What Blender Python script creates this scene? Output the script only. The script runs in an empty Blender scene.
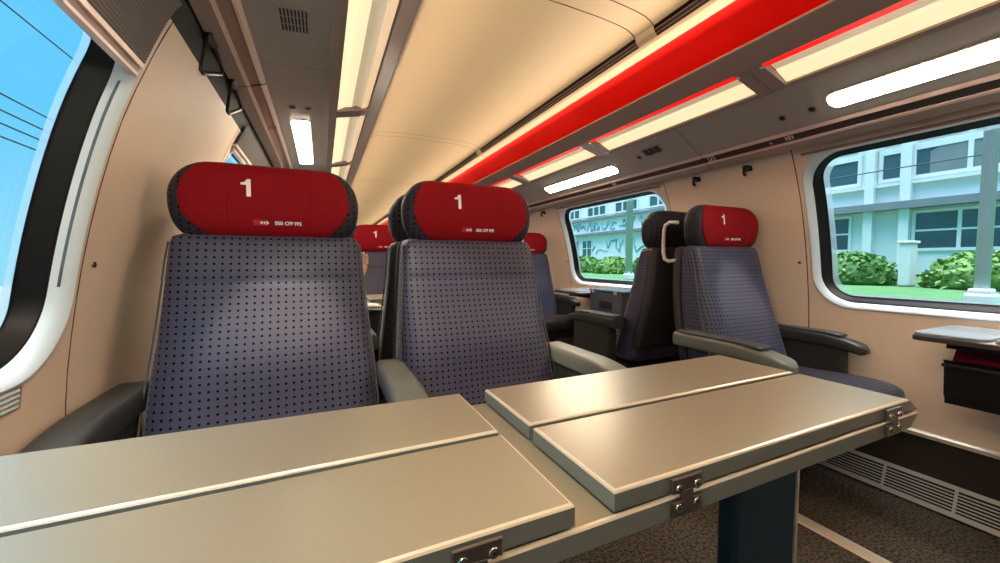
import bpy, bmesh, math, random
from mathutils import Vector, Matrix, Quaternion
random.seed(4)
PI = math.pi
SC = bpy.context.scene
COL = SC.collection
XC = .829                      # centre line of the carriage
PITCH = 1.97                   # bay length

# ------------------------------------------------------------------ materials
def nt(name):
    m = bpy.data.materials.new(name); m.use_nodes = True
    n = m.node_tree.nodes; l = m.node_tree.links
    return m, n, l, n['Principled BSDF']
def mat(name, col, rough=.5, metal=0, noise=0, nscale=60, bump=0, spec=.5, sheen=0, coat=0):
    m, n, l, b = nt(name)
    b.inputs['Base Color'].default_value = (*col, 1)
    b.inputs['Roughness'].default_value = rough
    b.inputs['Metallic'].default_value = metal
    b.inputs['Specular IOR Level'].default_value = spec
    if sheen:
        b.inputs['Sheen Weight'].default_value = sheen
        b.inputs['Sheen Roughness'].default_value = .4
    if coat: b.inputs['Coat Weight'].default_value = coat
    if noise or bump:
        tc = n.new('ShaderNodeTexCoord'); t = n.new('ShaderNodeTexNoise')
        t.inputs['Scale'].default_value = nscale; t.inputs['Detail'].default_value = 3
        l.new(tc.outputs['Object'], t.inputs['Vector'])
        if noise:
            mx = n.new('ShaderNodeMix'); mx.data_type = 'RGBA'
            if noise > .7:
                mr = n.new('ShaderNodeMapRange'); mr.inputs['From Min'].default_value = .36; mr.inputs['From Max'].default_value = .64
                l.new(t.outputs['Fac'], mr.inputs['Value'])
            mx.inputs[6].default_value = (*[c*(1-noise) for c in col], 1)
            mx.inputs[7].default_value = (*[min(1, c*(1+noise)) for c in col], 1)
            l.new(mr.outputs[0] if noise > .7 else t.outputs['Fac'], mx.inputs[0]); l.new(mx.outputs[2], b.inputs['Base Color'])
        if bump:
            bp = n.new('ShaderNodeBump'); bp.inputs['Strength'].default_value = bump; bp.inputs['Distance'].default_value = .002
            l.new(t.outputs['Fac'], bp.inputs['Height']); l.new(bp.outputs['Normal'], b.inputs['Normal'])
    return m
def emis(name, col, st):
    m, n, l, b = nt(name)
    b.inputs['Base Color'].default_value = (.8, .8, .8, 1)
    b.inputs['Emission Color'].default_value = (*col, 1); b.inputs['Emission Strength'].default_value = st
    return m
def fabric(name, base, dot, pitch=.0183, r=.18, spec=.42, sheen=.3):
    m, n, l, b = nt(name)
    uv = n.new('ShaderNodeUVMap')
    sc = n.new('ShaderNodeVectorMath'); sc.operation = 'SCALE'; sc.inputs['Scale'].default_value = 1/pitch
    fr = n.new('ShaderNodeVectorMath'); fr.operation = 'FRACTION'
    sb = n.new('ShaderNodeVectorMath'); sb.operation = 'SUBTRACT'; sb.inputs[1].default_value = (.5, .5, 0)
    ln = n.new('ShaderNodeVectorMath'); ln.operation = 'LENGTH'
    lt = n.new('ShaderNodeMath'); lt.operation = 'LESS_THAN'; lt.inputs[1].default_value = r
    l.new(uv.outputs['UV'], sc.inputs[0]); l.new(sc.outputs['Vector'], fr.inputs[0])
    l.new(fr.outputs['Vector'], sb.inputs[0]); l.new(sb.outputs['Vector'], ln.inputs[0])
    l.new(ln.outputs['Value'], lt.inputs[0])
    no = n.new('ShaderNodeTexNoise'); no.inputs['Scale'].default_value = 500
    l.new(uv.outputs['UV'], no.inputs['Vector'])
    m1 = n.new('ShaderNodeMix'); m1.data_type = 'RGBA'
    m1.inputs[6].default_value = (*[c*.7 for c in base], 1); m1.inputs[7].default_value = (*[c*1.3 for c in base], 1)
    l.new(no.outputs['Fac'], m1.inputs[0])
    m2 = n.new('ShaderNodeMix'); m2.data_type = 'RGBA'
    m2.inputs[7].default_value = (*dot, 1)
    l.new(lt.outputs['Value'], m2.inputs[0]); l.new(m1.outputs[2], m2.inputs[6])
    l.new(m2.outputs[2], b.inputs['Base Color'])
    b.inputs['Roughness'].default_value = .52
    for nm_, v_ in (('Sheen Weight', sheen), ('Specular IOR Level', spec)):
        k_ = n.new('ShaderNodeMath'); k_.operation = 'MULTIPLY_ADD'; k_.inputs[1].default_value = -v_*.9; k_.inputs[2].default_value = v_
        l.new(lt.outputs['Value'], k_.inputs[0]); l.new(k_.outputs[0], b.inputs[nm_])
    b.inputs['Sheen Roughness'].default_value = .35
    bp = n.new('ShaderNodeBump'); bp.inputs['Strength'].default_value = .25; bp.inputs['Distance'].default_value = .001
    l.new(no.outputs['Fac'], bp.inputs['Height']); l.new(bp.outputs['Normal'], b.inputs['Normal'])
    return m
def glass(name, tint, refl=.06):
    m = bpy.data.materials.new(name); m.use_nodes = True
    n = m.node_tree.nodes; l = m.node_tree.links; n.clear()
    o = n.new('ShaderNodeOutputMaterial'); o.name = 'Material Output'; t = n.new('ShaderNodeBsdfTransparent'); g = n.new('ShaderNodeBsdfGlossy')
    t.inputs['Color'].default_value = (*tint, 1); g.inputs['Roughness'].default_value = .03
    f = n.new('ShaderNodeLayerWeight'); f.inputs['Blend'].default_value = .5
    p = n.new('ShaderNodeMath'); p.operation = 'POWER'; p.inputs[1].default_value = 5
    q = n.new('ShaderNodeMath'); q.operation = 'MULTIPLY_ADD'; q.inputs[1].default_value = .25; q.inputs[2].default_value = .02
    x = n.new('ShaderNodeMixShader')
    l.new(f.outputs['Facing'], p.inputs[0]); l.new(p.outputs[0], q.inputs[0]); l.new(q.outputs[0], x.inputs['Fac']); l.new(t.outputs[0], x.inputs[1]); l.new(g.outputs[0], x.inputs[2])
    l.new(x.outputs[0], o.inputs['Surface'])
    return m
M = {}
M['beige'] = mat('beige wall laminate', (.84, .655, .49), .5, noise=.03, nscale=25)
M['beige_lo'] = M['beige']
M['cream'] = mat('cream ceiling', (.56, .44, .295), .45)
M['grey'] = mat('grey painted panel', (.40, .375, .335), .45)
M['taupe'] = mat('taupe rail', (.36, .29, .24), .4)
M['pink'] = mat('pale rail lip', (.85, .64, .55), .3, metal=.2)
M['brown'] = mat('brown rail channel', (.055, .042, .035), .35)
M['brownL'] = mat('rail channel laminate', (.32, .20, .16), .35)
M['dark'] = mat('dark void and shade', (.012, .011, .011), .7)
M['seam'] = mat('panel seam', (.07, .045, .03), .7)
M['red_ceiling'] = mat('red ceiling panel', (.95, .004, .0015), .5)
M['beam'] = mat('rack beam', (.32, .25, .23), .35)
M['white_frame'] = mat('white window frame', (.74, .84, .88), .3)  # blue tint puts cool daylight into the white of the frame
M['groove'] = mat('blind guide groove', (.12, .15, .18), .4)
M['rubber'] = mat('black rubber gasket', (.002, .003, .004), .4)
M['glass'] = glass('window glass', (.92, .95, .99))
M['clip'] = glass('glass edge strip', (.80, .97, .99))
def milky(m):
    n = m.node_tree.nodes; l = m.node_tree.links; o = n['Material Output']; cur = o.inputs['Surface'].links[0].from_socket
    d = n.new('ShaderNodeBsdfTranslucent'); d.inputs['Color'].default_value = (.80, .90, .92, 1); d2 = n.new('ShaderNodeBsdfDiffuse'); d2.inputs['Color'].default_value = (.8, .9, .92, 1)
    x = n.new('ShaderNodeMixShader'); x2 = n.new('ShaderNodeMixShader'); x.inputs[0].default_value = .4; x2.inputs[0].default_value = .5
    l.new(d.outputs[0], x2.inputs[1]); l.new(d2.outputs[0], x2.inputs[2]); l.new(cur, x.inputs[1]); l.new(x2.outputs[0], x.inputs[2]); l.new(x.outputs[0], o.inputs['Surface'])
milky(M['clip'])
M['lip_white'] = mat('cream slot lip', (.66, .53, .37), .4)
M['slot'] = mat('dark slot grille', (.045, .032, .022), .5)
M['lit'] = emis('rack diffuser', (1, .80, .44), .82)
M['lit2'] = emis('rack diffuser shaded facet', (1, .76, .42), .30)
M['tube'] = emis('lamp tube', (1, .87, .68), 50)
M['redlip'] = emis('red glow glass lip', (1, .006, .003), .75); M['redlip'].node_tree.nodes['Principled BSDF'].inputs['Base Color'].default_value = (.8, .01, .005, 1)  # glow imitates the red ceiling seen through the clear glass gap
M['amber'] = emis('amber glow glass lip', (1, .60, .28), .55)  # amber glow imitates the paler view up through the left gap
M['carpet'] = mat('speckled brown carpet', (.062, .050, .034), .95, noise=.9, nscale=110, bump=.8)
M['carpet_dk'] = mat('dark carpet skirting', (.035, .027, .02), .95, noise=.5, nscale=260)
M['alu'] = mat('pale metal', (.80, .73, .61), .32, metal=.4)
M['grille'] = mat('grille metal', (.68, .67, .61), .4, metal=.3)
M['table'] = mat('champagne table laminate', (.345, .30, .215), .31, noise=.03, nscale=200, metal=.42, spec=.7)
M['table_edge'] = mat('teal grey table edge', (.17, .19, .17), .35)
M['table_lip'] = mat('pale table edge bead', (.66, .58, .44), .28, metal=.2)
M['leg'] = mat('dark blue metal', (.006, .034, .060), .55)
M['chrome'] = mat('brushed steel', (.17, .155, .14), .35, metal=.8)
M['screw'] = mat('screw steel', (.58, .54, .48), .22, metal=1)
M['fabric'] = fabric('blue grey dotted velour', (.050, .048, .082), (.005, .005, .010))
M['fabric_dk'] = fabric('charcoal dotted velour', (.032, .028, .038), (.006, .006, .008), spec=.12, sheen=.12)
M['piping'] = mat('grey piping', (.10, .095, .105), .7)
M['shell'] = mat('dark seat shell', (.022, .018, .020), .6)
M['red'] = mat('red headrest cloth', (.24, .001, .005), .8, noise=.12, nscale=300, bump=.2, spec=.2)
M['print'] = mat('white print', (.85, .80, .78), .6)
M['printred'] = mat('bright red print', (.48, .006, .008), .7)
M['arm'] = mat('grey green armrest plastic', (.17, .18, .155), .4)
M['arm_dk'] = mat('dark armrest plastic', (.030, .030, .026), .45)
M['pad'] = mat('armrest pad', (.055, .055, .052), .45)
M['handle'] = mat('ivory handle', (.74, .68, .58), .3)
M['wt_top'] = mat('blue grey table laminate', (.22, .25, .27), .18, spec=.7)
M['bin'] = mat('black bin plastic', (.012, .011, .012), .35)
M['maroon'] = mat('maroon bin flap', (.16, .008, .018), .15, coat=.6)
M['grey_bin'] = mat('grey blue bin plastic', (.06, .075, .085), .35)
M['silver'] = mat('silver clip', (.5, .52, .52), .3, metal=.6)
M['black'] = mat('black metal', (.012, .012, .012), .4)
M['blind'] = mat('grey blind cloth', (.15, .135, .13), .7)
M['skin'] = mat('skin', (.62, .36, .24), .5)
M['sweater'] = mat('dark sweater', (.03, .03, .04), .9, noise=.2)
M['trousers'] = mat('dark blue trousers', (.03, .04, .07), .9, noise=.2)
M['hair'] = mat('brown hair', (.05, .03, .018), .6)
M['bagcloth'] = mat('black bag cloth', (.015, .016, .02), .8)
M['paper'] = mat('white paper', (.8, .8, .74), .6)
# outside
M['facA'] = mat('pale concrete facade', (.72, .76, .76), .7, noise=.05, nscale=3)
M['facB'] = mat('white render facade', (.80, .82, .83), .8, noise=.05, nscale=2)
M['band'] = mat('grey facade band', (.20, .23, .25), .7, noise=.2, nscale=2)
M['pane'] = mat('dark window pane', (.05, .10, .12), .1, spec=.8)
M['paneB'] = mat('teal window pane', (.06, .13, .13), .15, spec=.6)
M['wframe'] = mat('white window bars', (.75, .78, .78), .6)
M['graf'] = mat('teal spray paint', (.08, .30, .34), .7)
M['graf2'] = mat('pale blue spray paint', (.38, .62, .68), .7)
M['leafA'] = mat('green hedge leaves', (.07, .19, .035), .7, noise=.6, nscale=9)
M['leafB'] = mat('yellow green hedge leaves', (.12, .25, .05), .7, noise=.6, nscale=9)
M['grass'] = mat('bright grass', (.05, .16, .045), .9, noise=.4, nscale=4)
M['earth'] = mat('outside ground', (.16, .17, .15), .9, noise=.3, nscale=2)
M['gravel'] = mat('grey track gravel', (.13, .125, .12), .9, noise=.4, nscale=30)
M['mast'] = mat('pale galvanised mast', (.42, .50, .52), .5, noise=.1, nscale=5)
M['concrete'] = mat('pale concrete block', (.66, .70, .70), .8, noise=.1, nscale=8)
M['wire'] = mat('dark wire', (.02, .05, .07), .6)

# ------------------------------------------------------------------ object helpers
def tag(o, label=None, cat=None, group=None, kind=None):
    if label: o['label'] = label
    if cat: o['category'] = cat
    if group: o['group'] = group
    if kind: o['kind'] = kind
    return o
def empty(name, loc=(0, 0, 0), rz=0):
    o = bpy.data.objects.new(name, None); o.empty_display_size = .1
    o.location = loc; o.rotation_euler = (0, 0, rz); COL.objects.link(o); return o
def link(name, me, parent=None, loc=None):
    o = bpy.data.objects.new(name, me); COL.objects.link(o)
    if parent: o.parent = parent
    if loc: o.location = loc
    return o
class MB:
    def __init__(s): s.v = []; s.f = []; s.mi = []; s.uv = {}; s.sm = []
    def add(s, vs, fs, mi=0, smooth=False, uvs=None):
        b = len(s.v); s.v += [tuple(p) for p in vs]
        for k, f in enumerate(fs):
            if uvs: s.uv[len(s.f)] = uvs[k]
            s.f.append([b+i for i in f]); s.mi.append(mi); s.sm.append(smooth)
        return s
    def box(s, a, b, mi=0):
        (x0, y0, z0), (x1, y1, z1) = [min(p, q) for p, q in zip(a, b)], [max(p, q) for p, q in zip(a, b)]
        vs = [(x0,y0,z0),(x1,y0,z0),(x1,y1,z0),(x0,y1,z0),(x0,y0,z1),(x1,y0,z1),(x1,y1,z1),(x0,y1,z1)]
        return s.add(vs, [(0,3,2,1),(4,5,6,7),(0,1,5,4),(1,2,6,5),(2,3,7,6),(3,0,4,7)], mi)
    def rbox(s, a, b, bev=.004, seg=2, mi=0, smooth=False):
        bm = bmesh.new(); c = [(p+q)/2 for p, q in zip(a, b)]; d = [abs(q-p) for p, q in zip(a, b)]
        bmesh.ops.create_cube(bm, size=1, matrix=Matrix.Translation(c) @ Matrix.Diagonal((*d, 1)))
        if bev: bmesh.ops.bevel(bm, geom=bm.edges[:], offset=min(bev, min(d)*.49), segments=seg, affect='EDGES', profile=.5)
        return s.bm(bm, mi, smooth)
    def bm(s, bm, mi=0, smooth=False):
        bm.verts.index_update()
        s.add([v.co[:] for v in bm.verts], [[v.index for v in f.verts] for f in bm.faces], mi, smooth); bm.free(); return s
    def prism(s, pts, axis, a, b, mi=0, smooth=False, closed=True):
        # pts 2d outline; axis 'y': (x,z) extruded a..b; 'x': (y,z); 'z': (x,y)
        def P(p, t): return {'y': (p[0], t, p[1]), 'x': (t, p[0], p[1]), 'z': (p[0], p[1], t)}[axis]
        n = len(pts); vs = [P(p, a) for p in pts] + [P(p, b) for p in pts]
        fs = [(i, (i+1) % n, n+(i+1) % n, n+i) for i in range(n if closed else n-1)]
        if closed:
            s.add(vs, fs, mi, smooth); s.add(vs, [tuple(range(n))[::-1], tuple(range(n, 2*n))], mi, False)
        else: s.add(vs, fs, mi, smooth)
        return s
    def tube(s, path, r, n=10, mi=0, closed=False, caps=True):
        path = [Vector(p) for p in path]; N = len(path); rings = []
        up = Vector((0, 0, 1)); prev = None
        for i, p in enumerate(path):
            if closed: t = path[(i+1) % N]-path[i-1]
            else: t = path[min(i+1, N-1)]-path[max(i-1, 0)]
            t.normalize()
            if prev is None:
                a = t.cross(up) if abs(t.z) < .95 else t.cross(Vector((1, 0, 0)))
            else: a = prev - t*prev.dot(t)
            a.normalize(); prev = a; b = t.cross(a)
            rr = r[i] if isinstance(r, (list, tuple)) else r
            rings.append([p + (a*math.cos(2*PI*k/n)+b*math.sin(2*PI*k/n))*rr for k in range(n)])
        return s.loft(rings, mi, closedloft=closed, caps=caps and not closed)
    def loft(s, rings, mi=0, closedloft=False, caps=True, smooth=True, uv=None):
        n = len(rings[0]); N = len(rings); vs = [p for r in rings for p in r]; fs = []; us = []
        for i in range(N if closedloft else N-1):
            j = (i+1) % N
            for k in range(n):
                q = (k+1) % n
                fs.append((i*n+k, i*n+q, j*n+q, j*n+k))
                if uv: us.append([uv(i, k), uv(i, k+1), uv(i+1, k+1), uv(i+1, k)])
        s.add(vs, fs, mi, smooth, us if uv else None)
        if caps: s.add(vs, [tuple(range(n))[::-1], tuple(range((N-1)*n, N*n))], mi, False)
        return s
    def cyl(s, a, b, r, n=16, mi=0):
        return s.tube([a, b], r, n, mi)
    def mesh(s, name, mats):
        me = bpy.data.meshes.new(name); me.from_pydata(s.v, [], s.f)
        for m in (mats if isinstance(mats, (list, tuple)) else [mats]): me.materials.append(m)
        me.polygons.foreach_set('material_index', s.mi); me.polygons.foreach_set('use_smooth', s.sm)
        if s.uv:
            u = me.uv_layers.new(name='UVMap')
            for p in me.polygons:
                if p.index in s.uv:
                    for li, c in zip(p.loop_indices, s.uv[p.index]): u.data[li].uv = c
        bm = bmesh.new(); bm.from_mesh(me); bmesh.ops.remove_doubles(bm, verts=bm.verts, dist=1e-6)
        bmesh.ops.recalc_face_normals(bm, faces=bm.faces); bm.to_mesh(me); bm.free()
        return me
    def build(s, name, mats, parent=None, loc=None):
        return link(name, s.mesh(name, mats), parent, loc)
def soften(o, ang=35):
    for p in o.data.polygons: p.use_smooth = True
    o.data.set_sharp_from_angle(angle=math.radians(ang)); return o
def struct(o): o['kind'] = 'structure'; return o
def sup(c, n): return math.copysign(abs(c)**(2/n), c)
def text_mesh(body, size, bold=0, extr=.0004):
    cu = bpy.data.curves.new('lettering', 'FONT'); cu.body = body; cu.size = size; cu.offset = bold; cu.extrude = extr
    cu.align_x = 'CENTER'; cu.align_y = 'CENTER'; cu.resolution_u = 4
    o = bpy.data.objects.new('lettering', cu); COL.objects.link(o)
    dg = bpy.context.evaluated_depsgraph_get()
    me = bpy.data.meshes.new_from_object(o.evaluated_get(dg)); bpy.data.objects.remove(o); bpy.data.curves.remove(cu)
    return me

# ------------------------------------------------------------------ carriage shell
PROF = [(0, 1.29), (.27, 1.31), (.634, 1.312), (.855, 1.288), (1.049, 1.252), (1.233, 1.203), (1.372, 1.150), (1.46, 1.11), (1.497, 1.085), (1.6, 1.03), (1.75, .96)]
def hw(z):
    # smooth interpolation (Catmull-Rom through the table)
    P = PROF
    for i in range(len(P)-1):
        if z <= P[i+1][0] or i == len(P)-2:
            a, b = P[i], P[i+1]
            t = max(0, (z-a[0])/(b[0]-a[0])); h = b[0]-a[0]
            m0 = (P[i+1][1]-P[i-1][1])/(P[i+1][0]-P[i-1][0]) if i > 0 else (b[1]-a[1])/h
            m1 = (P[i+2][1]-a[1])/(P[i+2][0]-a[0]) if i < len(P)-2 else (b[1]-a[1])/h
            return (2*t**3-3*t*t+1)*a[1] + (t**3-2*t*t+t)*h*m0 + (-2*t**3+3*t*t)*b[1] + (t**3-t*t)*h*m1
def W(side, y, z, off=0): return (XC + side*(hw(z)+off), y, z)
WZ0, WZ1 = .273, 1.462
S0, S1 = -.165, 1.075         # window module between the two seams
def rr(y0, y1, z0, z1, r, na=17):
    pts = []      # (y,z,side,t)
    for cy_, cz_, a0 in ((y1-r, z1-r, 0), (y0+r, z1-r, PI/2), (y0+r, z0+r, PI), (y1-r, z0+r, 3*PI/2)):
        for k in range(na):
            a = a0 + PI/2*k/(na-1); pts.append((cy_+r*math.cos(a), cz_+r*math.sin(a)))
        # straight subdivisions appended below
    out = []; n = len(pts)
    for i, p in enumerate(pts):
        out.append(p)
        if i % na == na-1:
            q = pts[(i+1) % n]
            for k in range(1, 12): out.append((p[0]+(q[0]-p[0])*k/12, p[1]+(q[1]-p[1])*k/12))
    return out
def rect_for(y0, y1, z0, z1, inner, r, iy0, iy1, iz0, iz1, na=17):
    # outer rectangle points matching rr()
    out = []; cs = ((y1, z1), (y0, z1), (y0, z0), (y1, z0)); ic = ((iy1, iz1), (iy0, iz1), (iy0, iz0), (iy1, iz0))
    k = 0
    for c in range(4):
        Y, Z = cs[c]; iY, iZ = ic[c]
        dy = r if c in (1, 2) else -r; dz = r if c in (2, 3) else -r
        vert_first = c in (0, 2)
        for j in range(na):
            t = j/(na-1)
            A = (Y, iZ+dz); B = (iY+dy, Z)
            first, last = (A, B) if vert_first else (B, A)
            if t <= .5: u = t*2; p = (first[0]+(Y-first[0])*u, first[1]+(Z-first[1])*u)
            else: u = t*2-1; p = (Y+(last[0]-Y)*u, Z+(last[1]-Z)*u)
            out.append(p); k += 1
        for j in range(1, 12):
            q = inner[k]; k += 1
            out.append({0: (q[0], Z), 1: (Y, q[1]), 2: (q[0], Z), 3: (Y, q[1])}[c])
    return out
R0 = (S0+.020, S1-.020, .738, 1.438, .15)
R1 = (S0+.045, S1-.045, .764, 1.413, .13)
R2 = (S0+.075, S1-.075, .793, 1.398, .085)
def ring_faces(mb, A, B, mi=0, smooth=True):
    n = len(A); mb.add(A+B, [(i, (i+1) % n, n+(i+1) % n, n+i) for i in range(n)], mi, smooth)
YB0, YB1 = -2.3, 13.4
def wall(side):
    mb = MB()
    zs = [WZ0+(WZ1-WZ0)*i/16 for i in range(17)]
    def grid(y0, y1, mi=0, off=0):
        ny = max(1, int((y1-y0)/.3)); vs = []; fs = []
        for z in zs:
            for j in range(ny+1): vs.append(W(side, y0+(y1-y0)*j/ny, z, off))
        for i in range(16):
            for j in range(ny): a = i*(ny+1)+j; fs.append((a, a+1, a+ny+2, a+ny+1))
        mb.add(vs, fs, mi, True)
    edges = [YB0]
    sw = .0022
    for k in range(-1, 7):
        a, b = S0+k*PITCH, S1+k*PITCH
        grid(edges[-1], a-sw); grid(a-sw, a+sw, 1, .0); grid(b-sw, b+sw, 1, .0)
        inner = [(p[0]+k*PITCH, p[1]) for p in rr(*R0)]
        outer = rect_for(a+sw, b-sw, WZ0, WZ1, inner, R0[4], R0[0]+k*PITCH, R0[1]+k*PITCH, R0[2], R0[3])
        NR = 8; prev = None
        for q in range(NR+1):
            t = q/NR; cur = [W(side, o[0]+(i[0]-o[0])*t, o[1]+(i[1]-o[1])*t) for o, i in zip(outer, inner)]
            if prev: ring_faces(mb, prev, cur)
            prev = cur
        edges.append(b+sw)
        for e_ in (a, b): grid(e_-.02, e_+.02, 1, .006)
    grid(edges[-1], YB1)
    return mb
WN = 0
for side, nm in ((-1, 'left'), (1, 'right')):
    o = wall(side).build('wall_'+nm, [M['beige'], M['seam']]); struct(o)
    for k in range(-1, 7):
        WN += 1
        sh = lambda R: [(p[0]+k*PITCH, p[1]) for p in rr(*(R if side > 0 or R is R0 else (R[0], R[1], R[2], R[3]+(.010 if R is R1 else .022), R[4])))]
        r0, r1, r2 = sh(R0), sh(R1), sh(R2)
        mb = MB()
        A = [W(side, y, z, -.004) for y, z in r0]; A2 = [W(side, y, z, .03) for y, z in r0]
        m_ = [(a[0]*.8+b[0]*.2, a[1]*.8+b[1]*.2) for a, b in zip(r0, r1)]
        Bm = [W(side, y, z, -.006) for y, z in m_]
        B = [W(side, y, z, .024) for y, z in r1]
        ring_faces(mb, A2, A); ring_faces(mb, A, Bm); ring_faces(mb, Bm, B)
        if side < 0:   # guide groove for the blind in the far upright
            for yy, mi in ((S1-.036, 1), (S1-.0265, 1)):
                pts = [(yy+k*PITCH, .90+.5*i/12) for i in range(13)]
                mb.tube([W(side, y, z, .0045 if yy > S1-.03 else .014) for y, z in pts], .0034, 6, mi)
        wf = mb.build('window_%d' % WN, [M['white_frame'], M['groove']]); struct(wf)
        mb = MB(); C2 = [W(side, y, z, .058) for y, z in r2]
        g1 = [(a[0]*.75+b[0]*.25, a[1]*.75+b[1]*.25) for a, b in zip(r1, r2)]
        g2 = [(a[0]*.35+b[0]*.65, a[1]*.35+b[1]*.65) for a, b in zip(r1, r2)]
        G1 = [W(side, y, z, .026) for y, z in g1]; G2 = [W(side, y, z, .055) for y, z in g2]
        ring_faces(mb, B, G1); ring_faces(mb, G1, G2); ring_faces(mb, G2, C2)
        mb.build('gasket', M['rubber'], wf)
        mb = MB(); i1 = [((y-(S0+S1)/2-k*PITCH)*.96+(S0+S1)/2+k*PITCH, (z-1.09)*.96+1.09) for y, z in r2]
        e1 = [W(side, y, z, .0575) for y, z in i1]; ring_faces(mb, [W(side, y, z, .0575) for y, z in r2], e1)
        mb.build('glass_edge', M['clip'], wf)
        # pane: rings collapsing to the centre so that it follows the curve of the wall
        mb = MB(); prev = C2
        for q in range(1, 9):
            s = 1-q/8 + .001
            cy_, cz_ = (S0+S1)/2+k*PITCH, 1.0935
            cur = [W(side, cy_+(y-cy_)*s, cz_+(z-cz_)*s, .058) for y, z in r2]
            ring_faces(mb, prev, cur); prev = cur
        mb.build('pane', M['glass'], wf)
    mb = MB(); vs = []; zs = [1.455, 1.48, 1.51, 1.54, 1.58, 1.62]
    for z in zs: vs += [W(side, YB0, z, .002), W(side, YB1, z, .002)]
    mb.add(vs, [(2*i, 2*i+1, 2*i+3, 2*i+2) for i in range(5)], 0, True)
    struct(mb.build('trim_%d' % (11 if side < 0 else 12), M['dark']))  # dark strip paints the shadow band between wall panel and rail
# end walls
for y, nm, d in ((YB0, 'back', -1), (YB1, 'front', 1)):
    mb = MB(); pts = []
    zz = [i*1.75/20 for i in range(21)]
    out = [(XC-hw(z), z) for z in zz] + [(XC-.45, 2.0), (XC+.45, 2.0)] + [(XC+hw(z), z) for z in zz[::-1]]
    mb.prism(out, 'y', y, y+d*.04); struct(mb.build('wall_'+nm, M['beige']))
    mb = MB(); mb.rbox((XC-.36, y-d*.012, 0), (XC+.36, y-d*.001, 1.82), .004)
    dr = struct(mb.build('door_1' if nm == 'front' else 'door_2', M['grey']))
    MB().rbox((XC-.26, y-d*.016, .9), (XC+.26, y-d*.0115, 1.65), .002).build('pane', M['pane'], dr)
    MB().tube([(XC+.31, y-d*.012, .9), (XC+.31, y-d*.05, .92), (XC+.31, y-d*.05, 1.15), (XC+.31, y-d*.012, 1.17)], .009).build('handle', M['alu'], dr)
# floor and lower wall
struct(MB().box((XC-1.30, YB0, -.04), (XC+1.30, YB1, 0)).build('floor', M['carpet']))
for side, nm in ((-1, 'left'), (1, 'right')):
    mb = MB(); mb.prism([(XC+side*1.286, 0), (XC+side*1.306, WZ0), (XC+side*1.34, WZ0), (XC+side*1.34, 0)], 'y', YB0, YB1)
    struct(mb.build('baseboard_'+nm, M['carpet_dk']))
mb = MB(); mb.prism([(XC+1.290, .262), (XC+1.290, .276), (XC+1.297, .282), (XC+1.32, .282), (XC+1.32, .262)], 'y', YB0, YB1)
struct(mb.build('trim_1', M['alu']))
mb = MB(); mb.prism([(XC-1.290, .262), (XC-1.290, .276), (XC-1.297, .282), (XC-1.32, .282), (XC-1.32, .262)], 'y', YB0, YB1)
struct(mb.build('trim_2', M['alu']))
# floor strip along the aisle
mb = MB(); mb.prism([(1.552, .0005), (1.556, .005), (1.574, .006), (1.576, .003), (1.58, .003), (1.582, .006), (1.604, .006), (1.61, .0005)], 'y', YB0, YB1)
struct(mb.build('trim_3', M['alu']))

# ceiling: cream arch, dark slots, cream lip, red panel (one profile, extruded)
def cp(x, s): return XC + s*(x-XC)
arch = []
K = lambda x, z: (x*1.036, .95+(z-.95)*1.036)
half = [K(*p) for p in ((1.245, 1.905), (1.230, 1.918), (1.200, 1.930), (1.15, 1.938), (1.05, 1.945), (.94, 1.948))] + [(XC, 1.985)]
arch = [(cp(x, 1), z) for x, z in half] + [(cp(x, -1), z) for x, z in half[-2::-1]]
mb = MB(); up = [(x, z+.03) for x, z in arch[::-1]]
def open_prism(mb, pts, y0, y1, mi=0, smooth=True):
    mb.prism(pts, 'y', y0, y1, mi, smooth, closed=False)
joints = [1.265+.0*i for i in (0,)]
ys = [YB0] + [q for k in range(-1, 7) for q in (1.265+PITCH*k, 1.37+PITCH*k)] + [YB1]
for a, b in zip(ys, ys[1:]):
    open_prism(mb, arch, a+.0025, b-.0025)
    if b < YB1: open_prism(mb, [(x, z+.004) for x, z in arch], b-.0025, b+.0025, 1)
for s in (1, -1):
    lip = [K(*p) for p in ((1.272, 1.868), (1.262, 1.866), (1.272, 1.856), (1.306, 1.843), (1.314, 1.846))]
    open_prism(mb, [(cp(x, s), z) for x, z in lip], YB0, YB1, 2, False)
    redp = [K(*p) for p in ((1.314, 1.846), (1.40, 1.849), (1.55, 1.842), (1.70, 1.80), (1.80, 1.68))]
    open_prism(mb, [(cp(x, s), z) for x, z in redp], YB0, YB1, 3)
    # slot recess with cover blocks at the joints
    open_prism(mb, [(cp(x, s), z) for x, z in [K(*p) for p in ((1.245, 1.905), (1.275, 1.91), (1.29, 1.88), (1.272, 1.868))]], YB0, YB1, 4, False)
    for a, b in zip(ys[1::2], ys[2::2]):
        open_prism(mb, [(cp(x, s), z) for x, z in [K(*p) for p in ((1.244, 1.906), (1.252, 1.885), (1.271, 1.866))]], a, b, 0, False)
ce = mb.build('ceiling', [M['cream'], M['seam'], M['lip_white'], M['red_ceiling'], M['slot']]); struct(ce)
for s in (1, -1):
    mb = MB()
    for x, z in (K(1.255, 1.893), K(1.262, 1.880)):
        for a, b in zip([YB0]+ys[2::2], ys[1::2]+[YB1]):
            if b > a: mb.box((cp(x-.0016, s), a, z-.002), (cp(x+.0016, s), b, z+.001))
    mb.build('air_slat', M['brownL'], ce)
# roof slab above so that no light leaks in
struct(MB().box((XC-1.1, YB0, 2.02), (XC+1.1, YB1, 2.06)).build('trim_4', M['dark']))
for s, n in ((1, 5), (-1, 6)):
    mb = MB(); mb.prism([(cp(1.84, s), 2.02), (cp(1.90, s), 2.02), (cp(1.93, s), 1.60), (cp(1.862, s), 1.60)], 'y', YB0, YB1)
    struct(mb.build('trim_%d' % n, M['dark']))

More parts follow.
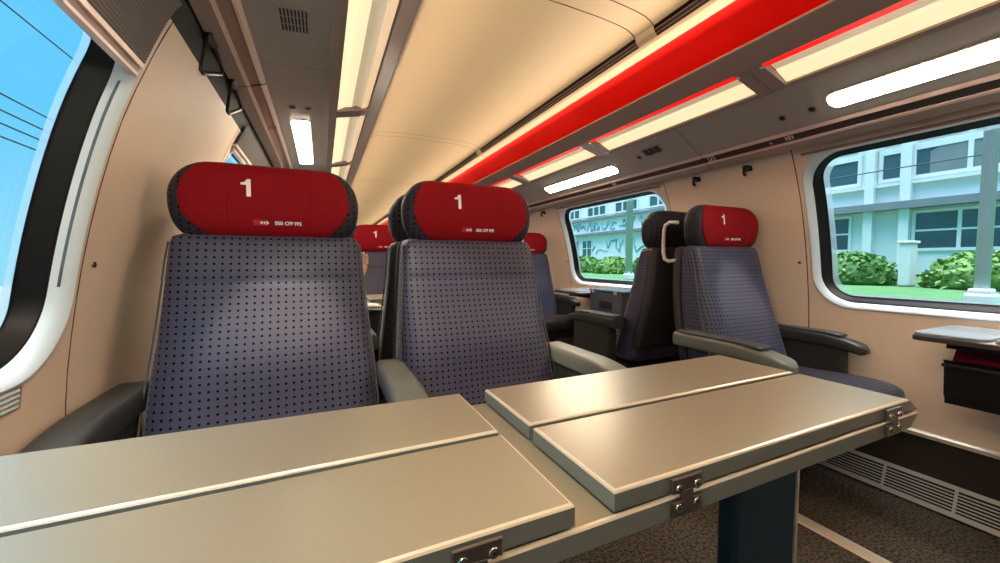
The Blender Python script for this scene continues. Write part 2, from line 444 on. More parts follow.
RB = [(1.366, 1.705), (1.435, 1.649), (1.465, 1.647), (1.598, 1.607), (1.794, 1.488), (1.826, 1.460), (1.866, 1.431), (1.90, 1.42)]
LB = [(.254, 1.634), (.193, 1.588), (.162, 1.573), (.044, 1.545), (-.157, 1.529), (-.198, 1.514), (-.246, 1.505), (-.262, 1.502)]
def interp(T, x):
    for (a, b), (c, d) in zip(T, T[1:]):
        if x <= c: return b+(d-b)*(x-a)/(c-a)
    (a, b), (c, d) = T[-2:]; return b+(d-b)*(x-a)/(c-a)
def MP(x, z, s):   # rack and rail outlines: the left rack hangs a little flatter than the right one
    if s > 0: return (x, z)
    dz = z-interp(RB, x)
    xl = interp([(a[0], b[0]) for a, b in zip(RB, LB)], x); zl = interp([(a[0], b[1]) for a, b in zip(RB, LB)], x)
    return (xl, zl+dz*.8)
# luggage racks with the lit diffusers
DIV = [.955+.985*k for k in range(-3, 13)]
for s in (1, -1):
    rk = empty('luggage_rack', (0, 0, 0))
    tag(rk, 'long grey overhead luggage rack with lit panels on the single seat side of the coach' if s > 0 else
        'long grey overhead luggage rack with lit panels above the paired seats and left window', 'luggage rack', 'overhead luggage racks')
    X = lambda pts: [MP(x, z, s) for x, z in pts]
    mb = MB(); mb.prism(X([(1.372, 1.700), (1.435, 1.649), (1.443, 1.652), (1.443, 1.672), (1.380, 1.712)]), 'y', YB0, YB1)
    mb.build('front_beam', M['beam'], rk)
    mb = MB(); mb.prism(X([(1.366, 1.7035), (1.372, 1.6985), (1.383, 1.712), (1.374, 1.716)]), 'y', YB0, YB1)
    mb.build('beam_bead', M['taupe'], rk)
    # underside panel in bays
    pe = [YB0] + [(1.42 if s > 0 else 1.355)+PITCH*k for k in range(-1, 7)] + [YB1]
    for a, b in zip(pe, pe[1:]):
        mb = MB(); mb.prism(X([(1.600, 1.605), (1.625, 1.592), (1.780, 1.497), (1.794, 1.490), (1.800, 1.500), (1.64, 1.602), (1.600, 1.622)]), 'y', a+.0015, b-.0015)
        mb.build('underside_panel', M['grey'], rk)
    mb = MB(); mb.prism(X([(1.598, 1.626), (1.80, 1.505), (1.885 if s > 0 else 1.85, 1.505 if s > 0 else 1.475), (1.835, 1.63 if s > 0 else 1.53), (1.60, 1.64)]), 'y', YB0, YB1)
    mb.build('rack_back', M['dark'], rk)
    DV = DIV if s > 0 else [1.755+.95*k for k in range(-4, 12)]; hwid = .05 if s > 0 else .036
    for a, b in zip([YB0-.05]+DV, DV+[YB1+.05]):
        a2, b2 = max(a+hwid, YB0), min(b-hwid, YB1)
        mb = MB(); mb.prism(X([((1.524 if s > 0 else 1.508), 1.650), (1.540, 1.641), (1.592 if s > 0 else 1.572, 1.618), (1.592 if s > 0 else 1.572, 1.630), (1.54, 1.652), ((1.524 if s > 0 else 1.508), 1.658)]), 'y', a2, b2)
        lp = mb.build('light_panel', M['lit'], rk)
        mb = MB(); mb.prism(X([(1.466, 1.652), (1.488, 1.660), (1.524 if s > 0 else 1.508, 1.650), (1.524 if s > 0 else 1.508, 1.658), (1.466, 1.664)]), 'y', a2, b2)
        mb.build('shaded_strip', M['lit2'], lp)  # weaker glow paints the shading along the aisle side of the diffuser
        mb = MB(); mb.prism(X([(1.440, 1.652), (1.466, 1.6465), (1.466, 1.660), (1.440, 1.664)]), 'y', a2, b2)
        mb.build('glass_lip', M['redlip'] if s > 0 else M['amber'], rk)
        for yy in (a2, b2):
            if YB0+.1 < yy < YB1-.1:
                mb = MB(); q0, q1 = MP(1.447, 1.642, s), MP(1.468, 1.655, s); zc_ = (q0[1]+q1[1])/2; mb.rbox((min(q0[0], q1[0]), yy-.012 if yy == a2 else yy, zc_-.007), (max(q0[0], q1[0]), yy if yy == a2 else yy+.012, zc_+.006), .002)
                mb.build('lip_clip', M['pink'], rk)
    for y in DV:
        if YB0 < y < YB1:
            mb = MB(); mb.prism(X([(1.432, 1.650), (1.466, 1.640), (1.602, 1.601), (1.602, 1.625), (1.436, 1.668)]), 'y', y-hwid, y-.0012)
            mb.prism(X([(1.432, 1.650), (1.466, 1.640), (1.602, 1.601), (1.602, 1.625), (1.436, 1.668)]), 'y', y+.0012, y+hwid)
            mb.build('divider', M['beam'], rk)
    mb = MB(); mb.prism(X([(1.588 if s > 0 else 1.570, 1.610), (1.604, 1.600), (1.606, 1.612), (1.592 if s > 0 else 1.574, 1.622)]), 'y', YB0, YB1)
    mb.build('rear_bead', M['taupe'], rk)
# rail with number channel above each window row
for s, n in ((1, 7), (-1, 8)):
    X = lambda pts: [MP(x, z, s) for x, z in pts]
    mb = MB()
    mb.prism(X([(1.790, 1.492), (1.7985, 1.4795), (1.8035, 1.4795), (1.808, 1.495)]), 'y', YB0, YB1, 0)       # aisle lip
    mb.prism(X([(1.8025, 1.4815), (1.826, 1.4600), (1.836, 1.475), (1.808, 1.496)]), 'y', YB0, YB1, 1)         # channel
    mb.prism(X([(1.825, 1.4570), (1.834, 1.4500), (1.840, 1.4540), (1.834, 1.468)]), 'y', YB0, YB1, 0)          # window lip
    mb.prism(X([(1.834, 1.4505), (1.866, 1.431), (1.876, 1.436), (1.868, 1.50 if s > 0 else 1.47), (1.84, 1.50)]), 'y', YB0, YB1, 2)
    tr = mb.build('trim_%d' % n, [M['pink'], M['brown'] if s > 0 else M['brownL'], M['taupe']]); struct(tr)
    mb = MB()
    for k in range(-1, 7):
        y = (1.415 if s > 0 else 1.50)+PITCH*k
        mb.prism(X([(1.788, 1.492), (1.7978, 1.4785), (1.8336, 1.4490), (1.8665, 1.4300), (1.878, 1.44), (1.80, 1.50)]), 'y', y-.0012, y+.0012)
    mb.build('rail_joint', M['seam'], tr)

# ------------------------------------------------------------------ fittings on the ceiling and walls
PN = Vector((1.598-1.794, 0, 1.607-1.488)).normalized()   # slope direction on the right underside
def up_pt(x, s):   # point on the rack underside
    t = (x-1.625)/(1.780-1.625); return MP(x, 1.592+(1.497-1.592)*t, s)
def slab(mb, x0, x1, y0, y1, s, lift=.001, dep=.006, r=.012, mi=0):
    # rounded plate lying on the sloping underside
    z = lambda x: up_pt(x, s)[1]
    pts = []
    for (cx_, cy_, a0) in ((x1-r, y1-r, 0), (x0+r, y1-r, PI/2), (x0+r, y0+r, PI), (x1-r, y0+r, 3*PI/2)):
        for k in range(7): a = a0+PI/2*k/6; pts.append((cx_+r*math.cos(a), cy_+r*math.sin(a)))
    nx, nz = -.52, -.85
    if s > 0: lo = [(x+nx*(lift+dep), y, z(x)+nz*(lift+dep)) for x, y in pts]; hi = [(x-nx*lift, y, z(x)-nz*lift) for x, y in pts]
    else: lo = [(up_pt(x, s)[0], y, z(x)-lift-dep) for x, y in pts]; hi = [(up_pt(x, s)[0], y, z(x)+lift+.006) for x, y in pts]
    n = len(pts); mb.add(lo+hi, [(i, (i+1) % n, n+(i+1) % n, n+i) for i in range(n)]+[tuple(range(n)), tuple(range(n, 2*n))[::-1]], mi)
lamps = [(1, 0.0, .826, 'long lit strip lamp above the single window seats nearest the camera'),
         (1, 1.965, 2.80, 'shorter looking lit strip lamp above the far right window and its table'),
         (1, 3.94, 4.77, None), (-1, 1.845, 2.62, 'bright lit rectangular lamp over the seat behind the front left seat'), (-1, -.18, .64, None), (-1, 3.76, 4.58, None)]
for s, a, b, lab in lamps:
    if lab is None: lab = 'far lit strip lamp deep in the coach on the %s side' % ('right' if s > 0 else 'left') if a > 2 else 'strip lamp overhead, beside the camera on the left'
    t = empty('reading_lamp', (MP(1.71, 1.54, s)[0], (a+b)/2, MP(1.71, 1.54, s)[1]))
    tag(t, lab, 'lamp', 'lit strip lamps under the racks')
    inv = Matrix.Translation((-MP(1.71, 1.54, s)[0], -(a+b)/2, -MP(1.71, 1.54, s)[1]))
    dx = .001 if s < 0 else 0
    mb = MB(); slab(mb, 1.681 if s > 0 else 1.669, 1.748 if s > 0 else 1.749, a-.006, b+.006, s, .001, .003, .03); o = mb.build('bezel', M['taupe'], t); o.data.transform(inv)
    mb = MB(); slab(mb, (1.687 if s > 0 else 1.676), (1.742 if s > 0 else 1.742), a, b, s, .001, .0055, .025 if s > 0 else .014); o = mb.build('diffuser', M['tube'], t); o.data.transform(inv)
def spot_pair(s, y0, y1, x, lab, names='reading_spot'):
    for y, which in ((y0, 'nearer'), (y1, 'farther')):
        mb = MB(); slab(mb, x-.014, x+.014, y-.014, y+.014, s, .001, .0015, .0135)
        o = mb.build(names, M['taupe']); tag(o, lab % which, 'spot lamp', 'small round reading spots under the racks')
        mb = MB(); slab(mb, x-.010, x+.010, y-.010, y+.010, s, .001, .0022, .0098); mb.build('lens', M['dark'], o)
spot_pair(1, .885, .99, 1.721, 'small dark round reading spot above the right window edge, the %s of two')
spot_pair(1, 1.66, 1.745, 1.69, 'small dark round reading spot beside the far strip lamp, the %s of two')
spot_pair(-1, .94, 1.01, 1.721, 'small dark reading spot above the front left seat, the %s of two')
for i, (x, lab) in enumerate(((1.728, 'small dark oval reading spot under left rack, nearer the window'), (1.676, 'small dark oval reading spot under left rack, nearer the aisle'))):
    mb = MB(); slab(mb, x-.013, x+.013, 1.685, 1.715, -1, .001, .0015, .012); o = mb.build('reading_spot', M['taupe'])
    tag(o, lab, 'spot lamp', 'small round reading spots under the racks')
    mb = MB(); slab(mb, x-.010, x+.010, 1.689, 1.711, -1, .001, .0022, .0098); mb.build('lens', M['dark'], o)
for s, y0, y1, xa, xb, lab in ((-1, 1.045, 1.16, 1.655, 1.722, 'square slotted loudspeaker grille in the grey ceiling panel above the front left seat'),
                               (1, 1.44+.13, 1.70, 1.652, 1.70, 'dark square loudspeaker grille in the right rack underside, before the far strip lamp')):
    mb = MB(); slab(mb, xa, xb, y0, y1, s, .001, .0012, .012); o = mb.build('loudspeaker_grille', M['grey'] if s < 0 else M['beam']); tag(o, lab, 'loudspeaker', 'loudspeaker grilles')
    mb = MB()
    for i in range(8):
        x = xa+.007+(xb-xa-.014)*i/7
        for j in range(3):
            ya = y0+.008+(y1-y0-.016)*j/3; slab(mb, x-.0018, x+.0018, ya+.002, ya+(y1-y0-.016)/3-.002, s, .001, .002, .0017)
    mb.build('slot', M['dark'], o)
# coat hooks under the rails
def hook(s, y, lab):
    if s < 0:
        P = Vector((-.246, y, 1.503)); t = empty('coat_hook', P); tag(t, lab, 'coat hook', 'black coat hooks under the rails')
        MB().rbox((-.002, -.035, -.004), (.014, .035, .022), .003).build('base_plate', M['black'], t)
        MB().tube([(.004, -.030, 0), (.006, -.108, -.112), (.006, -.110, -.120), (.007, -.098, -.122), (.008, .090, -.044), (.008, .108, -.028), (.006, .085, -.008), (.004, .030, 0)], .0048, 8).build('wire_loop', M['black'], t)
        return
    t = empty('coat_hook', W(s, y, 1.40)); tag(t, lab, 'coat hook', 'black coat hooks under the rails')
    MB().rbox((-.012, -.016, .0), (-.002, .016, .034), .003).build('base_plate', M['black'], t)
    MB().rbox((-.045, -.012, .008), (-.010, .012, .026), .004).build('arm', M['black'], t)
    MB().tube([(-.040, 0, .016), (-.046, 0, .0), (-.044, 0, -.016), (-.034, 0, -.022)], .008, 8).build('hook', M['black'], t)
hook(-1, 1.215, 'black wire coat hook under the left rail, the nearer of two')
hook(-1, 1.485, 'black wire coat hook under the left rail, just before the second left window')
hook(1, 1.275, 'black coat hook under the right rail, nearest the right window')
hook(1, 1.565, 'black coat hook under the right rail above the paired headrests')
hook(1, 3.245, 'small black coat hook on the far right wall beyond the far window')
# seat number plates and signs on rail
def on_rail(me, y, s, name, m, size_dir=1, up=0):
    # text lying on the channel face
    a = Vector((MP(1.8025, 1.4815, s)[0], 0, MP(1.8025, 1.4815, s)[1])); b = Vector((MP(1.826, 1.46, s)[0], 0, MP(1.826, 1.46, s)[1])); c = (a+b)/2
    v = (a-b).normalized(); u = Vector((0, -1, 0)) if s > 0 else Vector((0, 1, 0)); w = u.cross(v)
    for vv in me.vertices:
        p = vv.co; vv.co = c + u*p.x + v*p.y + w*(p.z+.0012) + Vector((0, y, 0))
    me.materials.clear(); me.materials.append(m); return me
t = empty('seat_number_plate', (1.813, 1.035, 1.47)); tag(t, 'white seat number 101 with arrow mark on the dark right rail', 'sign')
inv = Matrix.Translation((-1.813, -1.035, -1.47))
me = on_rail(text_mesh('101', .026, .0008), 1.012, 1, 'digits', M['print']); me.transform(inv); link('digits', me, t)
me = MB().add([(-.006, .006, 0), (.006, -.006, 0), (-.006, -.006, 0), (-.006, .006, .0004), (.006, -.006, .0004), (-.006, -.006, .0004)], [(0, 1, 2), (3, 5, 4), (0, 3, 4, 1), (1, 4, 5, 2), (2, 5, 3, 0)]).mesh('arrow', M['print'])
me = on_rail(me, 1.085, 1, 'arrow', M['print']); me.transform(inv); link('arrow', me, t)
t = empty('seat_number_plate', (1.813, 2.1, 1.47)); tag(t, 'small pale seat number marks on the right rail above the far window', 'sign')
me = on_rail(text_mesh('103', .026, .0008), 2.1, 1, 'digits', M['print']); me.transform(Matrix.Translation((-1.813, -2.1, -1.47))); link('digits', me, t)
def picto(s, y, lab):
    t = empty('pictogram_plate', (MP(1.813, 1.47, s)[0], y, MP(1.813, 1.47, s)[1])); tag(t, lab, 'sign')
    inv = Matrix.Translation((-MP(1.813, 1.47, s)[0], -y, -MP(1.813, 1.47, s)[1]))
    mb = MB(); r_ = .017
    mb.box((-.018, -.016, 0), (.018, .016, .0006))
    me = on_rail(mb.mesh('plate', M['print']), y, s, 'plate', M['print'] if s > 0 else M['brown']); me.transform(inv); link('plate', me, t)
    mb = MB().box((-.014, -.0125, .0006), (.014, .0125, .0009)); me = on_rail(mb.mesh('field', M['brown']), y, s, 'field', M['brown'] if s > 0 else M['brownL']); me.transform(inv); link('field', me, t)
    mb = MB().box((-.003, -.009, .0009), (.001, .009, .0012)).box((-.001, -.002, .0009), (.008, .002, .0012)).box((-.009, -.009, .0009), (-.003, -.006, .0012))
    me = on_rail(mb.mesh('symbol', M['print']), y, s, 'symbol', M['print'] if s > 0 else M['brown']); me.transform(inv); link('symbol', me, t)
picto(1, 1.375, 'small square pictogram plate on the dark right rail between two coat hooks')
picto(-1, 1.95, 'square black outlined pictogram on the left rail near the lit lamp')
# wall fasteners
for s, y, z, lab in ((1, 1.105, .942, 'small round wall fastener on the right wall left of the near window'), (-1, 1.115, .942, 'small round wall fastener beside the left window frame'), (1, 3.075, .942, 'tiny wall fastener beside the far right window')):
    p = W(s, y, z); mb = MB(); mb.cyl((p[0]+.003*s, y, z), (p[0]-.004*s, y, z), .0065, 14)
    o = mb.build('wall_fastener', M['screw']); tag(o, lab, 'fastener', 'wall fasteners')
    mb = MB(); mb.box((p[0]-.0039*s, y-.0012, z-.005), (p[0]-.0047*s, y+.0012, z+.005)); mb.build('slot', M['dark'], o)
# air grille under left window
t = empty('air_grille', W(-1, .62, .71)); tag(t, 'pale slotted air grille under the left window frame', 'air grille')
mb = MB(); P0 = W(-1, .62, .71)
for i in range(4):
    z = .732-.009*i; a = W(-1, .35, z, -.004); b = W(-1, .93, z-.002, .004)
    mb.box((a[0]-P0[0], a[1]-P0[1], z-.003-P0[2]), (b[0]-P0[0], b[1]-P0[1], z+.001-P0[2]))
mb.build('slat', M['white_frame'], t)
a = W(-1, .34, .686, .0); b = W(-1, .91, .727, 0)
mb = MB(); mb.add([tuple(Vector(p)-Vector(P0)) for p in (W(-1, .34, .697, -.0015), W(-1, .94, .697, -.0015), W(-1, .94, .737, -.0015), W(-1, .34, .737, -.0015))], [(0, 1, 2, 3)])
mb.build('backing', M['taupe'], t)
# heater grille at the floor, right side
t = empty('heater_grille', (2.10, 0, 0)); tag(t, 'long pale metal heater grille at floor level along the right wall', 'heater grille')
mb = MB()
gx0, gx1 = 2.085, 2.116
def gz(x): return (x-gx0)/(gx1-gx0)*.118
gp = lambda u, o=0: (gx0+(gx1-gx0)*u-2.10-o, .008+.110*u+o*.3)
G0, G1 = -1.2, 1.16
mb.prism([gp(0), gp(0, .004), gp(.16, .004), gp(.16)], 'y', G0, G1); mb.prism([gp(.86), gp(.86, .004), gp(1, .004), gp(1)], 'y', G0, G1)
for y in (G0, G1-.012): mb.prism([gp(0), gp(0, .004), gp(1, .004), gp(1)], 'y', y, y+.012)
mb.build('frame', M['grille'], t)
for y in [G1-.2*i for i in range(1, 12)]:
    mb = MB(); mb.prism([gp(.14), gp(.14, .0035), gp(.88, .0035), gp(.88)], 'y', y-.004, y+.004); mb.build('mullion', M['grille'], t)
for i in range(6):
    u = .22+.105*i; mb = MB(); mb.prism([gp(u), gp(u, .003), gp(u+.042, .003), gp(u+.042)], 'y', G0, G1); mb.build('slat', M['grille'], t)
mb = MB(); mb.prism([gp(.02, -.001), gp(1, -.001), gp(1, -.006), gp(.02, -.006)], 'y', G0, G1); mb.build('backing', M['dark'], t)
# roller blinds
def blind(s, k, z0, lab):
    t = empty('roller_blind', W(s, (S0+S1)/2+k*PITCH, z0)); P = Vector(t.location); tag(t, lab, 'blind', 'window blinds')
    y0, y1 = S0+.035+k*PITCH, S1-.035+k*PITCH
    if s < 0:
        mb = MB(); n = 44; zs = [z0+.02+(1.485-z0-.02)*i/n for i in range(n+1)]; vs = []
        for i, z in enumerate(zs):
            off = -.0095-(.0016 if i % 2 else 0)
            for y in (y0, y1): vs.append(Vector(W(s, y, z, off))-P)
        for i, z in enumerate(zs):
            for y in (y0, y1): vs.append(Vector(W(s, y, z, -.0075))-P)
        h = 2*(n+1)
        fs = [(2*i, 2*i+1, 2*i+3, 2*i+2) for i in range(n)]+[(h+2*i, h+2*i+2, h+2*i+3, h+2*i+1) for i in range(n)]
        mb.add(vs, fs); mb.build('cloth', M['blind'], t)
    def bar(za, zb, o0, o1, m, nm):
        mb = MB(); q = [Vector(W(s, 0, za, o1)), Vector(W(s, 0, za, o0)), Vector(W(s, 0, zb, o0)), Vector(W(s, 0, zb, o1))]
        mb.prism([(p.x-P.x, p.z-P.z) for p in q], 'y', y0-P.y, y1-P.y); return mb.build(nm, m, t)
    bar(z0, z0+.005, -.009, .004, M['pink'], 'bar_lip'); bar(z0+.005, z0+.016, -.006, .004, M['brownL'], 'bottom_bar'); bar(z0+.016, z0+.024, -.012, .004, M['pink'], 'bar_lip')
    return t
blind(-1, 0, 1.324, 'ribbed grey roller blind partly lowered over the big left window')
blind(-1, 1, 1.385, 'pale bar of the raised blind at top of the second left window')
blind(1, 0, 1.412, 'pale bar of the fully raised blind above the near right window')
blind(1, 1, 1.412, 'pale bar of the fully raised blind above the far right window')

# ------------------------------------------------------------------ seats
NL = 56
def back_rows():
    # z, half width, front y, back y
    return [(.40, .262, -.155, .02), (.43, .270, -.178, .04), (.50, .268, -.155, .055), (.58, .266, -.128, .075), (.66, .261, -.101, .095), (.74, .254, -.076, .110),
            (.82, .247, -.055, .120), (.870, .243, -.043, .124), (.888, .2415, -.0385, .125), (.896, .241, -.0345, .125), (.904, .2405, -.036, .126), (.93, .239, -.029, .127), (.97, .236, -.018, .127), (1.00, .233, -.008, .125), (1.015, .228, .002, .120), (1.022, .212, .018, .108)]
def seat_meshes():
    D = {}
    rows = back_rows(); rings = []; us = []; vcum = [0]
    dense = []
    for i in range(len(rows)-1):
        a, b = rows[i], rows[i+1]; n = max(1, int((b[0]-a[0])/.02))
        for k in range(n): dense.append(tuple(a[j]+(b[j]-a[j])*k/n for j in range(4)))
    dense.append(rows[-1])
    for r_, (z, a, yf, yb) in enumerate(dense):
        ring = []; yc, h = (yf+yb)/2, (yb-yf)/2; acc = [0]
        bump = .030*math.exp(-((z-.70)/.11)**2)
        for k in range(NL):
            th = -PI/2 + 2*PI*k/NL + PI    # starts at the back centre
            c, s_ = math.cos(th), math.sin(th)
            x = a*sup(c, 5); y = yc + h*sup(s_, 3.2)
            q = abs(x)/a
            if y < yc: y += (-.014*q**4*(1 if q < .93 else 1) + .010*(1-q*q) - bump*(1-q**2))*min(1, (yc-y)/h*1.5)
            ring.append((x, y, z))
        rings.append(ring)
        u = [0]
        for k in range(NL): p, q = Vector(ring[k]), Vector(ring[(k+1) % NL]); u.append(u[-1]+(p-q).length)
        half = u[NL//2]; us.append([w-half for w in u])
        if r_: vcum.append(vcum[-1]+(Vector(rings[r_][NL//2])-Vector(rings[r_-1][NL//2])).length)
    mb = MB(); mb.loft(rings, uv=lambda i, k: (us[i][k]+.0092, vcum[i]))
    D['backrest'] = mb.mesh('backrest', M['fabric'])
    # rear shell, slightly outside the back half
    mb = MB(); sh = []
    for z, a, yf, yb in dense[3:]:
        sh.append([(-a*1.012, yb-.055, z), (-a*1.012, yb-.012, z), (-a*.95, yb+.004, z), (0, yb+.007, z), (a*.95, yb+.004, z), (a*1.012, yb-.012, z), (a*1.012, yb-.055, z), (a*.9, yb-.03, z), (0, yb-.03, z), (-a*.9, yb-.03, z)])
    mb.loft(sh); D['back_shell'] = mb.mesh('back_shell', M['shell'])
    # piping along the side edges of the backrest
    for sg in (-1, 1):
        D['piping', sg] = MB().tube([(sg*(a+.0005), yf+.034, z) for z, a, yf, yb in dense[2:-2]], .0026, 6).mesh('piping', M['piping'])
    # headrest
    def pill(w, H, t, yc, zc, kx, rx, m, nm, n=36, nsec=40, e=2.6, seams=()):
        rings = []; xs = [-math.cos(PI*i/nsec)*w/2 for i in range(nsec+1)]
        xs = sorted(xs+[x+d for x in seams for d in (-.003, 0, .003)]); uu = []
        for x in xs:
            q = max(0, (abs(x)-(w/2-rx))/rx); f = max(.02, math.sqrt(max(0, 1-q**2.05)))
            ft = max(.03, (max(0, 1-q**3.2))**.5)
            h = H/2*f; hb = H/2*max(.02, max(0, 1-q**3.6)**.5); tt = t/2*ft
            if any(abs(x-sx) < .0005 for sx in seams): tt -= .0022; h -= .0012
            ring = []
            for k in range(n):
                a = PI/2 + 2*PI*k/n; cz, cyv = math.cos(a), math.sin(a)
                ring.append((x, yc - kx*(abs(x)/(w/2))**2.4 + tt*sup(cyv, e), zc + (h if cz > 0 else hb)*sup(cz, e)))
            rings.append(ring)
        mb = MB(); mb.loft(rings, uv=lambda i, k: (xs[min(i, len(xs)-1)]+.0092, k*.0157)); return mb.mesh(nm, m)
    D['headrest'] = pill(.468, .212, .118, .062, 1.113, .022, .098, M['fabric_dk'], 'headrest')
    HW, HH, HT, HY, HZ, HK, HR = .468, .212, .118, .062, 1.113, .022, .098
    def hsec(x):
        q = max(0, (abs(x)-(HW/2-HR))/HR)
        return HH/2*max(.02, math.sqrt(max(0, 1-q**2.05))), HH/2*max(.02, math.sqrt(max(0, 1-q**3.6))), HT/2*max(.03, (max(0, 1-q**3.2))**.5), HY-HK*(abs(x)/(HW/2))**2.4
    def front(x, z):
        hu, hl, t, y = hsec(x); c = min(1, abs(z-HZ)/(hu if z > HZ else hl))
        return y - t*(max(0, 1-c**2.6))**(1/2.6) - .0042
    SE = .100
    xs = sorted([-math.cos(PI*i/56)*.203 for i in range(57)]+[sg*SE+d for sg in (-1, 1) for d in (-.0028, 0, .0028)])
    rings = []
    for x in xs:
        hu, hl, t, y = hsec(x); q = max(0, (abs(x)-SE)/(.2032-SE))
        hcs = [min((HH/2+.003)*max(.03, math.sqrt(max(0, 1-q**p_))), h_+.003) for p_, h_ in ((1.45, hl), (2.6, hu))]
        dent = .0022 if any(abs(x-sg*SE) < .0004 for sg in (-1, 1)) else 0
        f_ = []; b_ = []
        for k in range(25):
            z = -math.cos(PI*k/24); hc = hcs[0 if z < 0 else 1]; h = hl if z < 0 else hu; z *= hc; c = min(1, abs(z)/h); g = (max(0, 1-c**2.6))**(1/2.6)
            edge = min(1, (hc-abs(z))/.006)
            f_.append((x, min(y, y - t*g - .0042*min(1, .25+edge) + dent), HZ+z)); b_.append((x, y + t*g*.9 - .002, HZ+z))
        rings.append(f_+b_[::-1])
    mb = MB(); mb.loft(rings); D['headrest_cover'] = mb.mesh('headrest_cover', M['red'])
    def onto(me, x0, z0):
        for v in me.vertices:
            x, y, z = v.co; X_, Z_ = x0+x, z0+y; v.co = (X_, front(X_, Z_)-.0010-z, Z_)
        return me
    me = MB().prism([(-.0145, .0075), (-.0145, .0130), (-.006, .0148), (.0005, .0235), (.0085, .0235), (.0085, -.0235), (-.0015, -.0235), (-.0015, .0075)], 'z', 0, .0005).mesh('class_number', M['print'])
    me = onto(me, -.052, 1.148); me.materials.clear(); me.materials.append(M['print']); D['class_number'] = me
    me = onto(text_mesh('SBB CFF FFS', .0128, .0004), .044, 1.055); me.materials.clear(); me.materials.append(M['print']); D['lettering'] = me
    mb = MB()
    mb.box((-.0075, -.0010, 0), (.0075, .0010, .0005)); mb.box((-.001, -.004, 0), (.001, .004, .0005))
    for sg in (-1, 1):
        mb.add([(sg*.0035, .0045, 0), (sg*.0065, .0045, 0), (sg*.011, 0, 0), (sg*.0065, -.0045, 0), (sg*.0035, -.0045, 0), (sg*.0075, 0, 0)], [tuple(range(6))])
    D['arrow_emblem'] = onto(mb.mesh('arrow_emblem', M['print']), -.014, 1.0555)
    mb = MB(); mb.box((-.022, -.0075, -.0004), (.012, .0075, .0001)); D['emblem_field'] = onto(mb.mesh('emblem_field', M['printred']), -.018, 1.0555)
    # cushion
    rings = []
    for i, (z, g) in enumerate(((.365, .90), (.375, .96), (.40, 1.0), (.44, 1.0), (.462, .985), (.472, .94), (.476, .80), (.474, .5))):
        ring = []
        for k in range(48):
            a = 2*PI*k/48; x = .255*g*sup(math.cos(a), 4.5); y = -.335 + .265*g*sup(math.sin(a), 3.5)
            ring.append((x, y, z + (.012 if y < -.5 else 0)*0 - .02*max(0, (y+.45))/.3))
        rings.append(ring)
    mb = MB(); mb.loft(rings, uv=lambda i, k: (rings[min(i, 7)][k % 48][0], rings[min(i, 7)][k % 48][1]-rings[min(i, 7)][k % 48][2]*1.2))
    D['cushion'] = mb.mesh('cushion', M['fabric_dk'])
    mb = MB(); mb.rbox((-.235, -.55, .31), (.235, -.06, .375), .015, 3); D['seat_pan'] = mb.mesh('seat_pan', M['shell'])
    mb = MB(); mb.prism([(-.28, 0), (-.25, .31), (.02, .31), (.05, 0)], 'x', -.16, .16); D['pedestal'] = mb.mesh('pedestal', M['shell'])
    return D
SD = seat_meshes()
def arm_mesh(x0, x1, y0, y1, zt, th=.062, tip=.0):
    # y0 front (negative) .. y1 rear ; a bull-nosed bar tapering towards the front
    rings = []
    L = y1-y0
    for i in range(25):
        t = i/24; y = y1 - L*t
        dr = 0 if t < .55 else .030*((t-.55)/.45)**2
        w = (x1-x0)/2*(1 if t < .9 else math.sqrt(max(.12, 1-((t-.9)/.1)**2*.9)))
        h = th/2*(1 if t < .55 else 1-.28*((t-.55)/.45))
        if t > .94: h *= math.sqrt(max(.1, 1-((t-.94)/.06)**2*.85))
        zc = zt - th/2 - dr
        rings.append([((x0+x1)/2 + w*sup(math.cos(2*PI*k/28), 5), y, zc + h*sup(math.sin(2*PI*k/28), 4)) for k in range(28)])
    return MB().loft(rings)
def pad_mesh(x0, x1, y0, y1, zt):
    rings = []; L = y1-y0
    for i in range(17):
        t = i/16; y = y1-L*t; T = t*.80
        dr = 0 if T < .55 else .030*((T-.55)/.45)**2*.75
        w = (x1-x0)/2*(1 if 0 < i < 16 else .96)
        rings.append([((x0+x1)/2 + w*sup(math.cos(2*PI*k/20), 5), y, zt-dr+.0015+.0055*sup(math.sin(2*PI*k/20), 3)) for k in range(20)])
    return MB().loft(rings)
ARM = {}
def arm(t, kind, x0, x1, y0, y1, zt, dark=False, pad=True, panel=False):
    key = (kind, x0, x1, y0, y1)
    if key not in ARM:
        d = [arm_mesh(x0, x1, y0, y1, zt).mesh('armrest', M['arm_dk'] if dark else M['arm'])]
        d.append(pad_mesh(x0+.008, x1-.008, y0*.80+y1*.20, y1-.01, zt).mesh('arm_pad', M['pad']) if pad else None)
        pm = None
        if panel:
            mb = MB(); mb.rbox((x0+.012, y0+.075, .36), (x1-.012, y1-.055, zt-.045), .012, 3); pm = mb.mesh('arm_panel', M['arm_dk'])
        d.append(pm); ARM[key] = d
    a, p, q = ARM[key]
    o = link('armrest', a, t)
    if p: link('arm_pad', p, o)
    if q: link('arm_panel', q, o)
